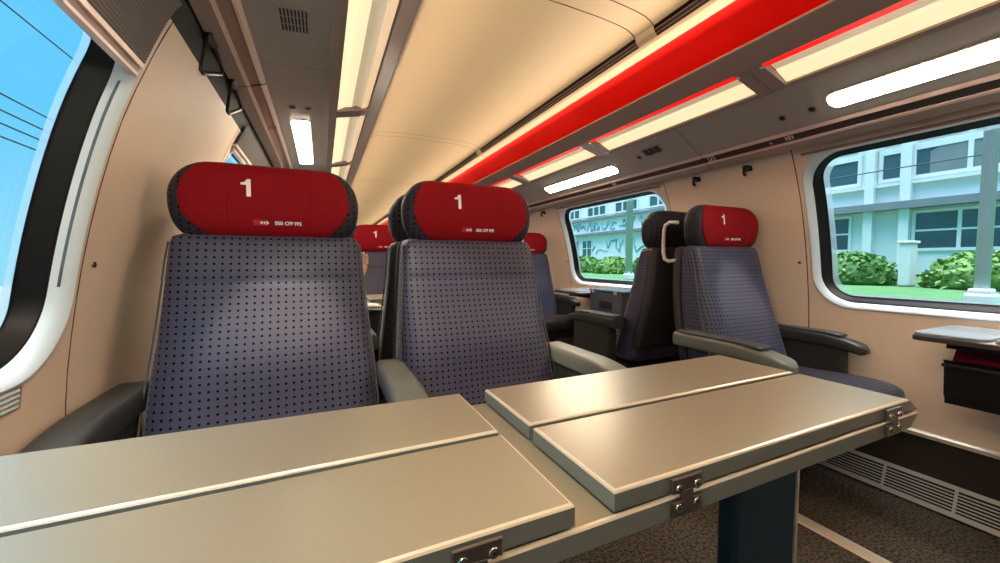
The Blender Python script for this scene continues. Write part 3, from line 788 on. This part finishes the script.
def seat(cx, y, flip, label, group, arms=(), handle=0):
    t = empty('train_seat', (cx, y, 0), PI if flip else 0); tag(t, label, 'seat', group)
    b = link('backrest', SD['backrest'], t); link('piping', SD['piping', -1], b); link('piping', SD['piping', 1], b)
    link('back_shell', SD['back_shell'], t); h = link('headrest', SD['headrest'], t)
    c = link('headrest_cover', SD['headrest_cover'], h); c['label'] = 'red cloth headrest cover with white 1'
    link('class_number', SD['class_number'], t); link('lettering', SD['lettering'], t); link('arrow_emblem', SD['arrow_emblem'], t); link('emblem_field', SD['emblem_field'], t)
    link('cushion', SD['cushion'], t); link('seat_pan', SD['seat_pan'], t); link('pedestal', SD['pedestal'], t)
    for a in arms: arm(t, *a)
    if handle:
        hx = handle*.232
        pts = [(hx, .105, .955), (hx+handle*.004, .15, .948), (hx+handle*.006, .175, .96), (hx+handle*.007, .182, .99), (hx+handle*.007, .184, 1.04), (hx+handle*.006, .182, 1.10), (hx+handle*.005, .175, 1.128), (hx+handle*.004, .15, 1.140), (hx, .105, 1.135)]
        MB().tube(pts, .009, 10).build('grab_handle', M['handle'], t)
    return t
# (kind, x0, x1, y0, y1, ztop, dark, pad, panel) in seat space
wallL = ('wall_left', -.345, -.262, -.42, .0, .648, True, False, True)
mid = ('mid', .268, .352, -.45, -.03, .648, False, False, True)
aisl = ('aisle', .262, .352, -.47, -.02, .648, False, False, True)
aisR = ('aisle_r', -.392, -.300, -.49, -.02, .640, False, True, False)
wallR = ('wall_right', .245, .318, -.43, .0, .628, True, True, True)
YF, YM = 1.25, 1.43
x1_, x2_, x3_ = -.128, .4725, 1.797
gA, gB = 'seats facing the camera', 'seats facing away from the camera'
seat(x1_, YF, False, 'large blue dotted seat with red headrest at the left window, nearest the camera', gA, (wallL, mid))
seat(x2_, YF, False, 'blue dotted seat with red headrest behind the right half of the table, beside the aisle', gA, (aisl,), 1)
seat(x3_, YF, False, 'single blue dotted seat with red headrest against the right wall, beside the near right window', gA, (aisR, wallR), -1)
Yb = 2*YM-YF
seat(x2_, Yb, True, 'dark seat turned away, its edge showing behind the table aisle seat', gB, (('mid_b', .268, .352, -.45, -.03, .648, False, False, True),))
seat(x1_, Yb, True, 'dark seat turned away directly behind the big left window seat', gB, (wallL[:1]+(.262, .345)+wallL[3:],))
seat(x3_, Yb, True, 'dark single seat turned away, back to back with the right wall seat', gB, (('aisle_b', .290, .385, -.47, -.02, .645, True, True, True),))
YN = YF+PITCH
YL = 3.0
seat(x1_, YL, False, 'far seat facing forward in the next bay, hidden behind the front left seat', gA, (wallL,))
seat(x2_-.058, YL, False, 'far seat with red headrest seen in the gap between the two front seats', gA, (aisl,), 1)
seat(x3_-.04, YN, False, 'far single seat with red headrest at the right wall beyond the far window', gA, (aisR, wallR), -1)

# ------------------------------------------------------------------ folding tables
def leaf(mb, x0, x1, y0, y1, z0, z1, tip=0, skew=0, bev=.0028):
    # flat leaf; bead (mat 1) on top edges, mat 2 edges; right end chevron when tip
    def ring(z, ins):
        xr = x1 - ins
        return [(x0+ins, y0+ins, z), (xr, y0+ins, z), (xr, y1-ins, z), (x0+ins, y1-ins+skew, z)]
    levels = [(z0, .0015, 0), (z0+.0015, 0, 0), (z1-bev, 0, 0), (z1-bev*.35, bev*.4, 0), (z1, bev*1.2, 0)]
    def shift(z):
        if not tip: return 0
        return tip(z)
    rs = []
    for z, ins, _ in levels:
        r_ = ring(z, ins); d = shift(z); r_[1] = (r_[1][0]+d, *r_[1][1:]); r_[2] = (r_[2][0]+d, *r_[2][1:]); rs.append(r_)
    mats = [2, 2, 1, 1]
    for i in range(4):
        vs = rs[i]+rs[i+1]; mb.add(vs, [(k, (k+1) % 4, 4+(k+1) % 4, 4+k) for k in range(4)], mats[i])
    mb.add(rs[0], [(3, 2, 1, 0)], 2); mb.add(rs[-1], [(0, 1, 2, 3)], 0)
TM = [M['table'], M['table_lip'], M['table_edge']]
LX0, LX1 = .605, .772
def table(oy, lab, full=True):
    t = empty('folding_table', (0, oy, 0)); tag(t, lab, 'table', 'folding tables between facing seats')
    mb = MB(); leaf(mb, -.455, .8365, .2665, .5805, .694, .7175, tip=lambda z: (z-.7175)*1.1); mb.build('base_board', TM, t)
    tp = lambda z: -(z-.7205)*1.5
    for x0, x1, tip, sk in ((-.45, .194, None, .022), (.2375, .836, tp, 0)):
        mb = MB(); leaf(mb, x0, x1, .4285, .579, .7195, .7405, tip, sk); mb.build('table_leaf', TM, t)
        mb = MB(); leaf(mb, x0, x1, .268, .4185, .7195, .7405, tip); mb.build('table_leaf', TM, t)
        # dark seam filler strip between the two leaves sits lower
    hx = (-.36, .102, .325, .748)
    for x in hx:
        for fy in (0, 1):
            y = .2650 if not fy else .5820; d = -1 if not fy else 1
            mb = MB()
            mb.rbox((x-.0205, y, .7225), (x+.0205, y+d*.0035, .7375), .0008, 1); mb.rbox((x-.0205, y, .6985), (x+.0205, y+d*.0035, .7145), .0008, 1)
            mb.rbox((x-.008, y, .712), (x+.008, y+d*.004, .725), .001, 1)
            h = mb.build('hinge', M['chrome'], t)
            for sx in (-.0125, .0125):
                for z in (.7275, .7085):
                    mb = MB(); mb.cyl((x+sx, y+d*.001, z), (x+sx, y+d*.0052, z), .0042, 14); mb.cyl((x+sx, y+d*.0048, z), (x+sx, y+d*.0056, z), .0018, 6, 1)
                    mb.build('screw', [M['screw'], M['dark']], h)
    mb = MB(); mb.rbox((LX0, .395, .01), (LX1, .43, .694), .008, 2); mb.build('leg', M['leg'], t)
    mb = MB(); mb.rbox((LX1-.003, .393, .012), (LX1+.004, .432, .690), .002, 2); mb.build('leg_edge', M['alu'], t)
    mb = MB(); mb.rbox((LX0-.02, .36, .0), (LX1+.02, .465, .014), .004, 2); mb.build('foot', M['alu'], t)
    mb = MB(); mb.rbox((-.46, .30, .60), (-.43, .55, .694), .006, 2); mb.build('wall_bracket', M['leg'], t)
table(0, 'large folded champagne table with four leaves in the foreground')
table(PITCH, 'far folded table in the next bay, glimpsed between the two front seats')

# wall tables with bins on the right
def wtable(oy, lab, near):
    t = empty('wall_table', (2.0, oy, 0)); tag(t, lab, 'table', 'small wall tables on the single seat side')
    def plate(x0, x1, y0, y1, z0, z1, r, m, nm, chamf=0):
        pts = []
        for (cx_, cy_, a0, rad) in ((x1-.004, y1-.004, 0, .004), (x0+r, y1-r, PI/2, r), (x0+r, y0+r, PI, r), (x1-.004, y0+.004, 3*PI/2, .004)):
            for k in range(7): a = a0+PI/2*k/6; pts.append((cx_+rad*math.cos(a)-2.0, cy_+rad*math.sin(a)))
        return MB().prism(pts, 'z', z0, z1).build(nm, m, t)
    yf_, ys_, yb_ = (.600, .428, .155) if near else (.83, .50, .46)
    plate(1.775, 2.118, yb_, yf_, .690, .7035, .035, M['brown'], 'table_board')
    plate(1.785, 2.11, yb_+.016, yf_-.012, .7035, .7055, .030, M['pink'], 'edge_band')
    plate(1.780, 2.112, ys_+.004, yf_-.004, .7055, .715, .034, M['wt_top'], 'table_leaf')
    if near: plate(1.780, 2.112, .160, .424, .7055, .715, .034, M['wt_top'], 'table_leaf')
    mb = MB(); mb.prism([(-.10, .69), (-.115, .66), (.11, .66), (.11, .69)], 'y', .20 if near else .50, .545 if near else .76); mb.build('support', M['brown'], t)
    b = empty('waste_bin', (2.0, oy, 0)); tag(b, lab2[near], 'bin', 'bins at the wall tables')
    m0 = M['bin'] if near else M['grey_bin']
    if not near:
        mb = MB(); mb.rbox((-.13, .09, .555), (.112, .455, .722), .012, 3); mb.build('bin_body', m0, b)
        mb = MB(); mb.rbox((-.135, .085, .722), (.112, .458, .738), .006, 2); mb.build('lid', m0, b)
        for y in (.16, .40): MB().rbox((-.139, y-.018, .712), (-.128, y+.018, .742), .003).build('clip', M['silver'], b)
        MB().rbox((-.134, .20, .60), (-.126, .34, .66), .004).build('handle_recess', M['bin'], b)
        MB().rbox((-.10, .12, .50), (.10, .42, .556), .008).build('bracket', M['bin'], b)
        return
    mb = MB(); out = [(-.122, .622), (-.112, .612), (-.102, .50), (-.094, .492), (-.090, .470), (.118, .452), (.118, .606), (-.10, .606)]
    mb.prism(out, 'y', .225, .548); mb.build('bin_body', m0, b)
    mb = MB(); mb.prism([(-.104, .606), (-.108, .622), (-.085, .654), (-.07, .655), (-.02, .62), (-.02, .606)], 'y', .24, .530); mb.build('flap', M['maroon'] if near else M['bin'], b)
    mb = MB()
    mb.rbox((-.125, .222, .598), (-.117, .551, .610), .003); mb.build('rim', m0, b)
    for y in (.28, .48):
        if not near: MB().rbox((-.114, y-.018, .628), (-.094, y+.018, .652), .003).build('clip', M['silver'] if not near else M['bin'], b)
lab2 = {True: 'black waste bin with dark red flap under the near right wall table', False: 'grey bin box with silver clips beside the far right wall table'}
wtable(0, 'small wall table with rounded blue grey leaves under the near right window', True)
wtable(PITCH, 'small wall table with blue grey top under the far right window', False)

# ------------------------------------------------------------------ passenger, bag and paper in the next bay
def skin_mesh(name, joints, edges, m, parent=None, root=0, sub=2):
    me = bpy.data.meshes.new(name); me.from_pydata([j[:3] for j in joints], edges, [])
    o = bpy.data.objects.new(name, me); COL.objects.link(o)
    o.modifiers.new('s', 'SKIN'); sd = o.modifiers.new('u', 'SUBSURF'); sd.levels = sub; sd.render_levels = sub
    for i, j in enumerate(joints):
        v = me.skin_vertices[0].data[i]; r_ = j[3]; v.radius = r_ if isinstance(r_, tuple) else (r_, r_); v.use_root = (i == root)
    dg = bpy.context.evaluated_depsgraph_get(); me2 = bpy.data.meshes.new_from_object(o.evaluated_get(dg))
    bpy.data.objects.remove(o); me2.materials.clear(); me2.materials.append(m)
    for p in me2.polygons: p.use_smooth = True
    return me2
def person():
    px, py = -.15, 2.79
    root = empty('person', (px, py, .45)); tag(root, 'person in dark sweater seated in the next bay, one hand raised', 'person')
    J = [(0, 0, .55, (.16, .11)), (0, -.02, .70, (.13, .10)), (0, -.01, .86, (.16, .10)), (0, .01, .98, (.10, .075)), (0, .0, 1.03, (.055, .055)), (0, -.005, 1.08, (.055, .06)), (0, -.01, 1.13, (.075, .09)), (0, -.01, 1.20, (.078, .095)), (0, 0, 1.255, (.05, .06))]
    E = [(i, i+1) for i in range(8)]
    def chain(pts, at):
        b = len(J); J.extend(pts); E.append((at, b)); E.extend((b+i, b+i+1) for i in range(len(pts)-1)); return b+len(pts)-1
    # arms: their left arm (image right) raised, hand by the seat edge; right arm in the lap
    l = chain([(.17, 0, .93, .055), (.25, -.04, .78, .043), (.315, -.08, .68, .040), (.345, -.13, .78, .034), (.372, -.16, .865, .026), (.38, -.17, .90, (.036, .022)), (.383, -.175, .935, (.040, .02))], 3)
    r_ = chain([(-.17, 0, .93, .055), (-.22, -.03, .78, .043), (-.24, -.08, .66, .040), (-.18, -.20, .60, .033), (-.10, -.28, .585, .026), (-.07, -.31, .585, (.036, .02)), (-.05, -.34, .58, (.038, .02))], 3)
    for sgn in (-1, 1):
        chain([(sgn*.09, -.08, .53, .085), (sgn*.11, -.28, .54, .078), (sgn*.11, -.46, .53, .060), (sgn*.11, -.47, .33, .052), (sgn*.11, -.44, .12, .038), (sgn*.11, -.45, .06, .04), (sgn*.11, -.55, .035, (.04, .03))], 0)
    off = lambda j: (j[0], j[1], j[2]-.45, j[3])
    me = skin_mesh('body', [off(j) for j in J], E, M['skin']); link('body', me, root)
    # fingers as chains rooted in the palms
    def fingers(base, du, fw, th):
        du, fw, th = Vector(du).normalized(), Vector(fw).normalized(), Vector(th).normalized()
        for i, (s_, L) in enumerate(((-.027, .062), (-.009, .072), (.009, .068), (.026, .052))):
            p = Vector(base)+th*(-s_)
            pts = [p-du*.02, p+du*L*.40, p+du*L*.72+fw*L*.22, p+du*L*.86+fw*L*.5]
            me = skin_mesh('finger', [(*(q-Vector((0, 0, .45))), r0) for q, r0 in zip(pts, (.0095, .009, .0085, .0075))], [(0, 1), (1, 2), (2, 3)], M['skin'], sub=1); link('finger', me, root)
        p = Vector(base)-du*.05+th*.03
        pts = [p, p+th*.022+du*.022, p+th*.03+du*.05+fw*.012]
        me = skin_mesh('thumb', [(*(q-Vector((0, 0, .45))), r0) for q, r0 in zip(pts, (.011, .0105, .0085))], [(0, 1), (1, 2)], M['skin'], sub=1); link('thumb', me, root)
    fingers((.385, -.178, .945), (.05, -.1, 1), (-.3, -1, 0), (-1, .2, 0))
    fingers((-.04, -.355, .58), (.5, -.8, -.1), (0, 0, -1), (.8, .5, 0))
    # clothing
    K = [0, 1, 2, 3]; SJ = [(*J[i][:3], tuple(q*1.12+.006 for q in J[i][3])) for i in K]; SE = [(0, 1), (1, 2), (2, 3)]
    for pts in ([J[9], J[10], J[11], J[12], J[13]], [J[16], J[17], J[18], J[19], J[20]]):
        b = len(SJ); SJ += [(*p[:3], (p[3] if not isinstance(p[3], tuple) else p[3][0])*1.15+.006) for p in pts]; SE.append((3, b)); SE += [(b+i, b+i+1) for i in range(4)]
    link('sweater', skin_mesh('sweater', [off(j) for j in SJ], SE, M['sweater']), root)
    TJ = [(0, 0, .55, (.175, .125))]; TE = []
    for k in (23, 30):
        b = len(TJ); TJ += [(*p[:3], (p[3] if not isinstance(p[3], tuple) else p[3][0])*1.12+.006) for p in J[k:k+5]]; TE.append((0, b)); TE += [(b+i, b+i+1) for i in range(4)]
    link('trousers', skin_mesh('trousers', [off(j) for j in TJ], TE, M['trousers']), root)
    for sgn in (-1, 1):
        me = skin_mesh('shoe', [(sgn*.11, -.43, .055-.45, .05), (sgn*.11, -.50, .045-.45, .045), (sgn*.11, -.57, .035-.45, (.045, .032))], [(0, 1), (1, 2)], M['black']); link('shoe', me, root)
    # head details
    H = Vector((0, -.012, 1.165-.45))
    bm = bmesh.new(); bmesh.ops.create_uvsphere(bm, u_segments=28, v_segments=18, radius=1)
    for v in bm.verts:
        x, y, z = v.co; v.co = Vector((x*.086, y*.105+.012, z*.115+.018))+H
        if y < -.35 and z < .62: v.co.y += .06; v.co.x *= .86
    for f in [f for f in bm.faces if f.calc_center_median().z < H.z-.07]: bm.faces.remove(f)
    me = bpy.data.meshes.new('hair'); bm.to_mesh(me); bm.free(); me.materials.append(M['hair']); [setattr(p, 'use_smooth', True) for p in me.polygons]; link('hair', me, root)
    for sx in (-1, 1):
        MB().tube([H+Vector((sx*.030, -.086, .0)), H+Vector((sx*.030, -.096, .0))], [.011, .006], 10).build('eye', M['paper'], root)
        MB().tube([H+Vector((sx*.082, .0, -.025)), H+Vector((sx*.090, .004, .0)), H+Vector((sx*.084, .006, .025))], [.008, .011, .009], 8).build('ear', M['skin'], root)
    MB().tube([H+Vector((0, -.088, .005)), H+Vector((0, -.112, -.022)), H+Vector((0, -.088, -.032))], [.008, .014, .010], 10).build('nose', M['skin'], root)
    MB().tube([H+Vector((-.022, -.084, -.058)), H+Vector((0, -.094, -.056)), H+Vector((.022, -.084, -.058))], [.003, .006, .003], 8).build('mouth', mat('lips', (.42, .16, .13), .5), root)
person()
bag = empty('backpack', (.27, 1.90, .478)); tag(bag, 'black backpack standing on the turned away seat, behind the gap of the front seats', 'bag')
rings = []
for z, w, d in ((0, .10, .07), (.02, .125, .085), (.10, .13, .09), (.18, .12, .08), (.23, .09, .06), (.245, .05, .035)):
    rings.append([(w*sup(math.cos(2*PI*k/24), 3), d*sup(math.sin(2*PI*k/24), 3), z) for k in range(24)])
MB().loft(rings).build('bag_body', M['bagcloth'], bag)
MB().tube([(-.03, 0, .235), (-.03, 0, .262), (.03, 0, .262), (.03, 0, .235)], .006, 8).build('carry_loop', M['bagcloth'], bag)
MB().rbox((-.07, -.105, .04), (.07, -.075, .15), .015, 3).build('front_pocket', M['bagcloth'], bag)
pp = empty('folded_paper', (.205, 1.88, .735)); tag(pp, 'folded white paper lying on the black backpack behind the front seats', 'paper')
mb = MB(); mb.add([(-.07, -.05, .0), (.06, -.045, -.012), (.055, .05, -.008), (-.065, .055, .012), (-.07, -.05, .003), (.06, -.045, -.009), (.055, .05, -.005), (-.065, .055, .015)], [(0, 3, 2, 1), (4, 5, 6, 7), (0, 1, 5, 4), (1, 2, 6, 5), (2, 3, 7, 6), (3, 0, 4, 7)])
mb.build('sheet', M['paper'], pp)
mb = MB(); mb.add([(-.05, -.045, .010), (.05, -.035, .003), (.045, .04, .006), (-.045, .05, .022), (-.05, -.045, .013), (.05, -.035, .006), (.045, .04, .009), (-.045, .05, .025)], [(0, 3, 2, 1), (4, 5, 6, 7), (0, 1, 5, 4), (1, 2, 6, 5), (2, 3, 7, 6), (3, 0, 4, 7)])
mb.build('sheet', M['paper'], pp)

# ------------------------------------------------------------------ outside
struct(MB().box((-60, -60, -2.7), (3.2, 80, -2.6)).build('trim_9', M['earth']))
struct(MB().box((3.0, -60, .45), (4.75, 80, .62)).build('trim_13', M['gravel']))
struct(MB().add([(3.2, -60, -2.6), (3.8, -60, .55), (60, -60, .6), (60, 80, .6), (3.8, 80, .55), (3.2, 80, -2.6), (3.2, -60, -2.8), (60, -60, -2.8), (60, 80, -2.8), (3.2, 80, -2.8)],
     [(0, 1, 4, 5), (1, 2, 3, 4), (6, 9, 8, 7), (0, 6, 7, 2, 1), (5, 4, 3, 8, 9), (2, 7, 8, 3), (0, 5, 9, 6)]).build('trim_10', M['grass']))
FX = 14.0
def bld(name, lab, y0, y1, z1, m):
    t = empty(name, (FX, (y0+y1)/2, .6)); tag(t, lab, 'building')
    MB().box((0, y0-(y0+y1)/2, 0), (9, y1-(y0+y1)/2, z1-.6)).build('wall', m, t)
    return t, (y0+y1)/2
def window(t, my, y0, y1, z0, z1, m, cols=1, rows=1, fr=.07, depth=.12):
    mb = MB(); a, b = y0-my, y1-my; z0 -= .6; z1 -= .6
    for (p, q, r_, s_) in ((a-fr, b+fr, z0-fr, z0), (a-fr, b+fr, z1, z1+fr), (a-fr, a, z0, z1), (b, b+fr, z0, z1)): mb.box((-.05, p, r_), (.02, q, s_))
    for i in range(1, cols): y = a+(b-a)*i/cols; mb.box((-.05, y-fr/2, z0), (.02, y+fr/2, z1))
    for i in range(1, rows): z = z0+(z1-z0)*i/rows; mb.box((-.045, a, z-fr/3), (.02, b, z+fr/3))
    w = mb.build('window', M['wframe'], t)
    MB().box((-.02, a, z0), (.01, b, z1)).build('pane', m, w)
# building A: pale office block with ribbon windows beyond the near right window
t, my = bld('office_building', 'pale modern building with wide ribbon windows seen through the near right window', -9, 8.6, 11, M['facA'])
for y0, y1 in ((5.95, 8.2), (5.05, 5.40), (2.9, 4.75), (.4, 2.6), (-2.0, .1)):
    window(t, my, y0, y1, 3.16, 3.80, M['pane'], 2 if y1-y0 > 1 else 1, 1, .09)
    window(t, my, y0, y1, 3.98, 4.65, M['pane'], 2 if y1-y0 > 1 else 1, 1, .09)
    window(t, my, y0, y1, 6.2, 7.6, M['pane'], 2, 1, .09)
for y0, y1 in ((6.1, 8.1), (2.4, 4.7), (-.4, 1.9), (-3, -.8)):
    window(t, my, y0, y1, 1.28, 2.18, M['pane'], 3, 2, .07)
for z0, z1, d in ((2.31, 2.50, .35), (5.2, 5.9, .1)):
    MB().box((-d, -9-my, z0-.6), (.02, 8.6-my, z1-.6)).build('facade_band', M['band'], t)
MB().box((-.12, -9-my, 2.95-.6), (.02, 8.6-my, 3.03-.6)).build('sill_ledge', M['wframe'], t)
for y in (4.88, 5.62):
    MB().box((-.2, y-.10-my, 0), (.02, y+.10-my, 10)).build('pilaster', M['wframe'], t)
mb = MB(); mb.prism([(2.95-my, 3.14-.6), (2.95-my, 3.55-.6), (3.9-my, 4.05-.6), (4.5-my, 3.7-.6), (4.5-my, 3.14-.6)], 'x', -.035, -.022); mb.build('gable_reflection', M['band'], t)
# building B: rendered block with small panes and spray paint, beyond the far window
t, my = bld('old_building', 'white rendered building with small paned windows and teal graffiti seen through the far window', 9.4, 34, 9, M['facB'])
for i in range(9):
    y = 12.2+2.32*i
    window(t, my, y, y+1.5, 3.50, 4.45, M['paneB'], 3, 2, .09)
    window(t, my, y, y+1.5, 5.6, 6.8, M['paneB'], 3, 2, .09)
for y0, y1 in ((18.0, 18.8), (19.2, 20.0), (21.5, 22.3), (12.6, 13.3)):
    window(t, my, y0, y1, 1.25, 2.1, M['paneB'], 2, 2, .06)
MB().box((-.16, 9.4-my, 3.22-.6), (.02, 34-my, 3.34-.6)).build('cornice', M['band'], t)
MB().box((-.22, 9.4-my, 2.38-.6), (.02, 34-my, 2.52-.6)).build('cornice', M['band'], t)
rnd = random.Random(7)
def squiggle(yc, zc, w, h, m, r_=.03):
    pts = []; n = 9
    for i in range(n):
        pts.append((-.015, yc+w*(i/(n-1)-.5)+rnd.uniform(-.2, .2)*w*.6-my, zc+rnd.uniform(-.5, .5)*h-.6))
    sm = []
    for i in range(n-1):
        for k in range(4):
            q = k/4; a = Vector(pts[i]); b = Vector(pts[i+1]); sm.append(a.lerp(b, q))
    MB().tube(sm, r_, 5).build('graffiti', m, t)
for i in range(8):
    y = 12.4+1.35*i
    squiggle(y, 2.87, .9, .55, M['graf']); squiggle(y+.2, 2.87, 1.0, .5, M['graf2'], .05)
for i in range(6): squiggle(13.2+1.0*i, 1.75, 1.1, .75, M['graf'] if i % 2 else M['graf2'], .028)
# hedges
def bush(x, y, rx, ry, h, m, lab, z0=.56):
    t = empty('bush', (x, y, z0)); tag(t, lab, 'bush', 'bushes along the embankment')
    rd = random.Random(int(y*100)); mb = MB()
    for i in range(900):
        a = rd.uniform(0, 2*PI); u = rd.uniform(0, 1)**.5; zz = rd.uniform(0.02, 1)
        f = (1-zz**3)**.5*.98+.05; k = .75+.25*rd.random()
        p = Vector((rx*f*k*math.cos(a), ry*f*k*math.sin(a), h*zz*(.92+.14*rd.random())))
        d = Vector((rd.uniform(-1, 1), rd.uniform(-1, 1), rd.uniform(-.3, 1))).normalized()*.055; e = d.cross(Vector((rd.uniform(-1, 1), rd.uniform(-1, 1), rd.uniform(-1, 1)))).normalized()*.03
        mb.add([p-d, p+e, p+d, p-e], [(0, 1, 2, 3)])
    mb.build('leaves', m, t)
    rings = []
    for i in range(9):
        zz = i/8; f = (1-zz**3)**.5*.85+.03
        rings.append([(rx*f*math.cos(2*PI*k/18)*(1+.08*math.sin(k*3+i)), ry*f*math.sin(2*PI*k/18)*(1+.08*math.cos(k*2+i)), h*zz*.93) for k in range(18)])
    MB().loft(rings).build('inner_growth', m, t)
bush(8.4, 3.62, .55, .62, .52, M['leafA'], 'dense green bush at the left side of the near right window')
bush(8.4, 2.05, .55, .66, .50, M['leafB'], 'yellow green bush beside the mast seen through the near right window')
bush(8.4, .6, .55, .72, .50, M['leafA'], 'green bush beyond the mast at the right edge of the near window')
for i, (y, h, lab) in enumerate(((11.2, .56, 'green bush at the left end of the far window'), (9.7, .50, 'light green bush in the middle of the far window view'), (8.0, .55, 'green bush behind the mast seen in the far window'), (6.3, .5, None))):
    if lab: bush(8.4, y, .6, .72, h, M['leafB'] if i % 2 else M['leafA'], lab)
# pale painted cabinet between the bushes
cb = empty('utility_cabinet', (8.3, 2.86, .56)); tag(cb, 'pale utility cabinet with spray paint between two bushes outside', 'cabinet')
MB().rbox((-.12, -.07, 0), (.12, .07, .66), .02).build('body', M['concrete'], cb); MB().rbox((-.14, -.09, .66), (.14, .09, .70), .01).build('cap', M['concrete'], cb)
# masts
def mast(x, y, r, lab, block=True):
    t = empty('mast', (x, y, .55)); tag(t, lab, 'mast', 'trackside masts')
    MB().tube([(0, 0, 0), (0, 0, 9)], [r, r*.8], 14).build('pole', M['mast'], t)
    if block:
        MB().rbox((-.085, -.085, 0), (.085, .085, .13), .02).build('footing', M['concrete'], t); MB().rbox((-.065, -.065, .13), (.065, .065, .17), .015).build('collar', M['concrete'], t)
    MB().tube([(0, 0, 6.2), (-2.5, 0, 6.8)], .04, 8).build('arm', M['mast'], t)
mast(5.0, 1.262, .046, 'pale thick trackside mast with concrete footing outside the near right window')
mast(6.0, 6.44, .075, 'pale blue trackside mast outside the far right window')
def wire(pts, r_, lab):
    o = MB().tube(pts, r_, 6).build('overhead_wire', M['wire']); tag(o, lab, 'wire', 'overhead wires outside')
wl = [(4.582, 'highest dark overhead wire crossing the sky in the left window'), (3.27, 'second highest overhead wire in the left window, top of a close set'), (3.04, 'third overhead wire down in the left window'), (2.855, 'fourth overhead wire down in the left window'), (2.67, 'lowest overhead wire in the left window')]
for z, lab in wl: wire([(-4, -20, z), (-4, 10, z), (-4, 45, z)], .012, lab)
wire([(5.5, -20, 1.92), (5.5, 40, 1.92)], .006, 'thin dark wire crossing the view in the right windows')

# ------------------------------------------------------------------ world and lights
w = bpy.data.worlds.new('World'); SC.world = w; w.use_nodes = True
n = w.node_tree.nodes; l = w.node_tree.links; n.clear()
out = n.new('ShaderNodeOutputWorld'); bg = n.new('ShaderNodeBackground')
tc = n.new('ShaderNodeTexCoord'); sx = n.new('ShaderNodeSeparateXYZ'); rp = n.new('ShaderNodeValToRGB')
l.new(tc.outputs['Generated'], sx.inputs[0])
l.new(sx.outputs['Z'], rp.inputs[0])
cr = rp.color_ramp; cr.elements[0].position = 0; cr.elements[0].color = (.30, .72, .92, 1)
cr.elements[1].position = .75; cr.elements[1].color = (.115, .55, .92, 1)
e = cr.elements.new(.25); e.color = (.135, .60, .95, 1)
e = cr.elements.new(.92); e.color = (1.0, 1.0, 1.0, 1)
mp = n.new('ShaderNodeMapRange'); mp.inputs['From Min'].default_value = .72; mp.inputs['From Max'].default_value = .95; mp.inputs['To Min'].default_value = .95; mp.inputs['To Max'].default_value = 14.0
l.new(sx.outputs['Z'], mp.inputs['Value'])
l.new(rp.outputs[0], bg.inputs['Color']); l.new(mp.outputs[0], bg.inputs['Strength']); l.new(bg.outputs[0], out.inputs['Surface'])

def area(name, loc, rot, sx_, sy_, power, col):
    L = bpy.data.lights.new(name, 'AREA'); L.shape = 'RECTANGLE'; L.size = sx_; L.size_y = sy_; L.energy = power; L.color = col
    o = bpy.data.objects.new(name, L); o.location = loc; o.rotation_euler = rot; COL.objects.link(o); return o
WARM = (1, .80, .56); COVE = .32
for s in (1, -1):
    # cove tube lying in the rack behind the beam, washing the ceiling
    d = Vector((-s*.80, 0, .60)); o = area('cove_light', (1.425, (YB0+YB1)/2, 1.698) if s > 0 else (.196, (YB0+YB1)/2, 1.634), (0, 0, 0), YB1-YB0-.2, .03, 62*2.0*COVE, WARM)
    o.rotation_euler = d.to_track_quat('-Z', 'Y').to_euler(); o.data.spread = math.radians(118)
def spot(loc, target, power, ang=26):
    L = bpy.data.lights.new('reading_spot_light', 'SPOT'); L.energy = power; L.spot_size = math.radians(ang); L.spot_blend = .6; L.color = (1, .86, .66); L.shadow_soft_size = .015
    o = bpy.data.objects.new('reading_spot_light', L); o.location = loc
    o.rotation_euler = (Vector(target)-Vector(loc)).to_track_quat('-Z', 'Y').to_euler(); COL.objects.link(o)
spot((1.705, .93, 1.52), (1.78, 1.16, .76), 30, 26)
for k_, tx in ((.94, -.10), (1.01, .47)):
    spot((-.085, k_, 1.515), (tx, 1.14, .70), 30 if tx < 0 else 30, 30)

# ------------------------------------------------------------------ camera
f = 388.0
pit = math.atan2(281.5-261, f); yaw = math.atan2((500-322)*math.cos(pit), f)
cam = bpy.data.cameras.new('camera'); cam.sensor_width = 36; cam.lens = f/1000*36; cam.clip_start = .02
co = bpy.data.objects.new('camera', cam); COL.objects.link(co)
co.location = (0, 0, .95); co.rotation_euler = (PI/2-pit, 0, -yaw); SC.camera = co
SC.view_settings.view_transform = 'Standard'; SC.view_settings.look = 'None'; SC.view_settings.exposure = 0.22; SC.view_settings.gamma = 1
SC.view_settings.use_curve_mapping = False
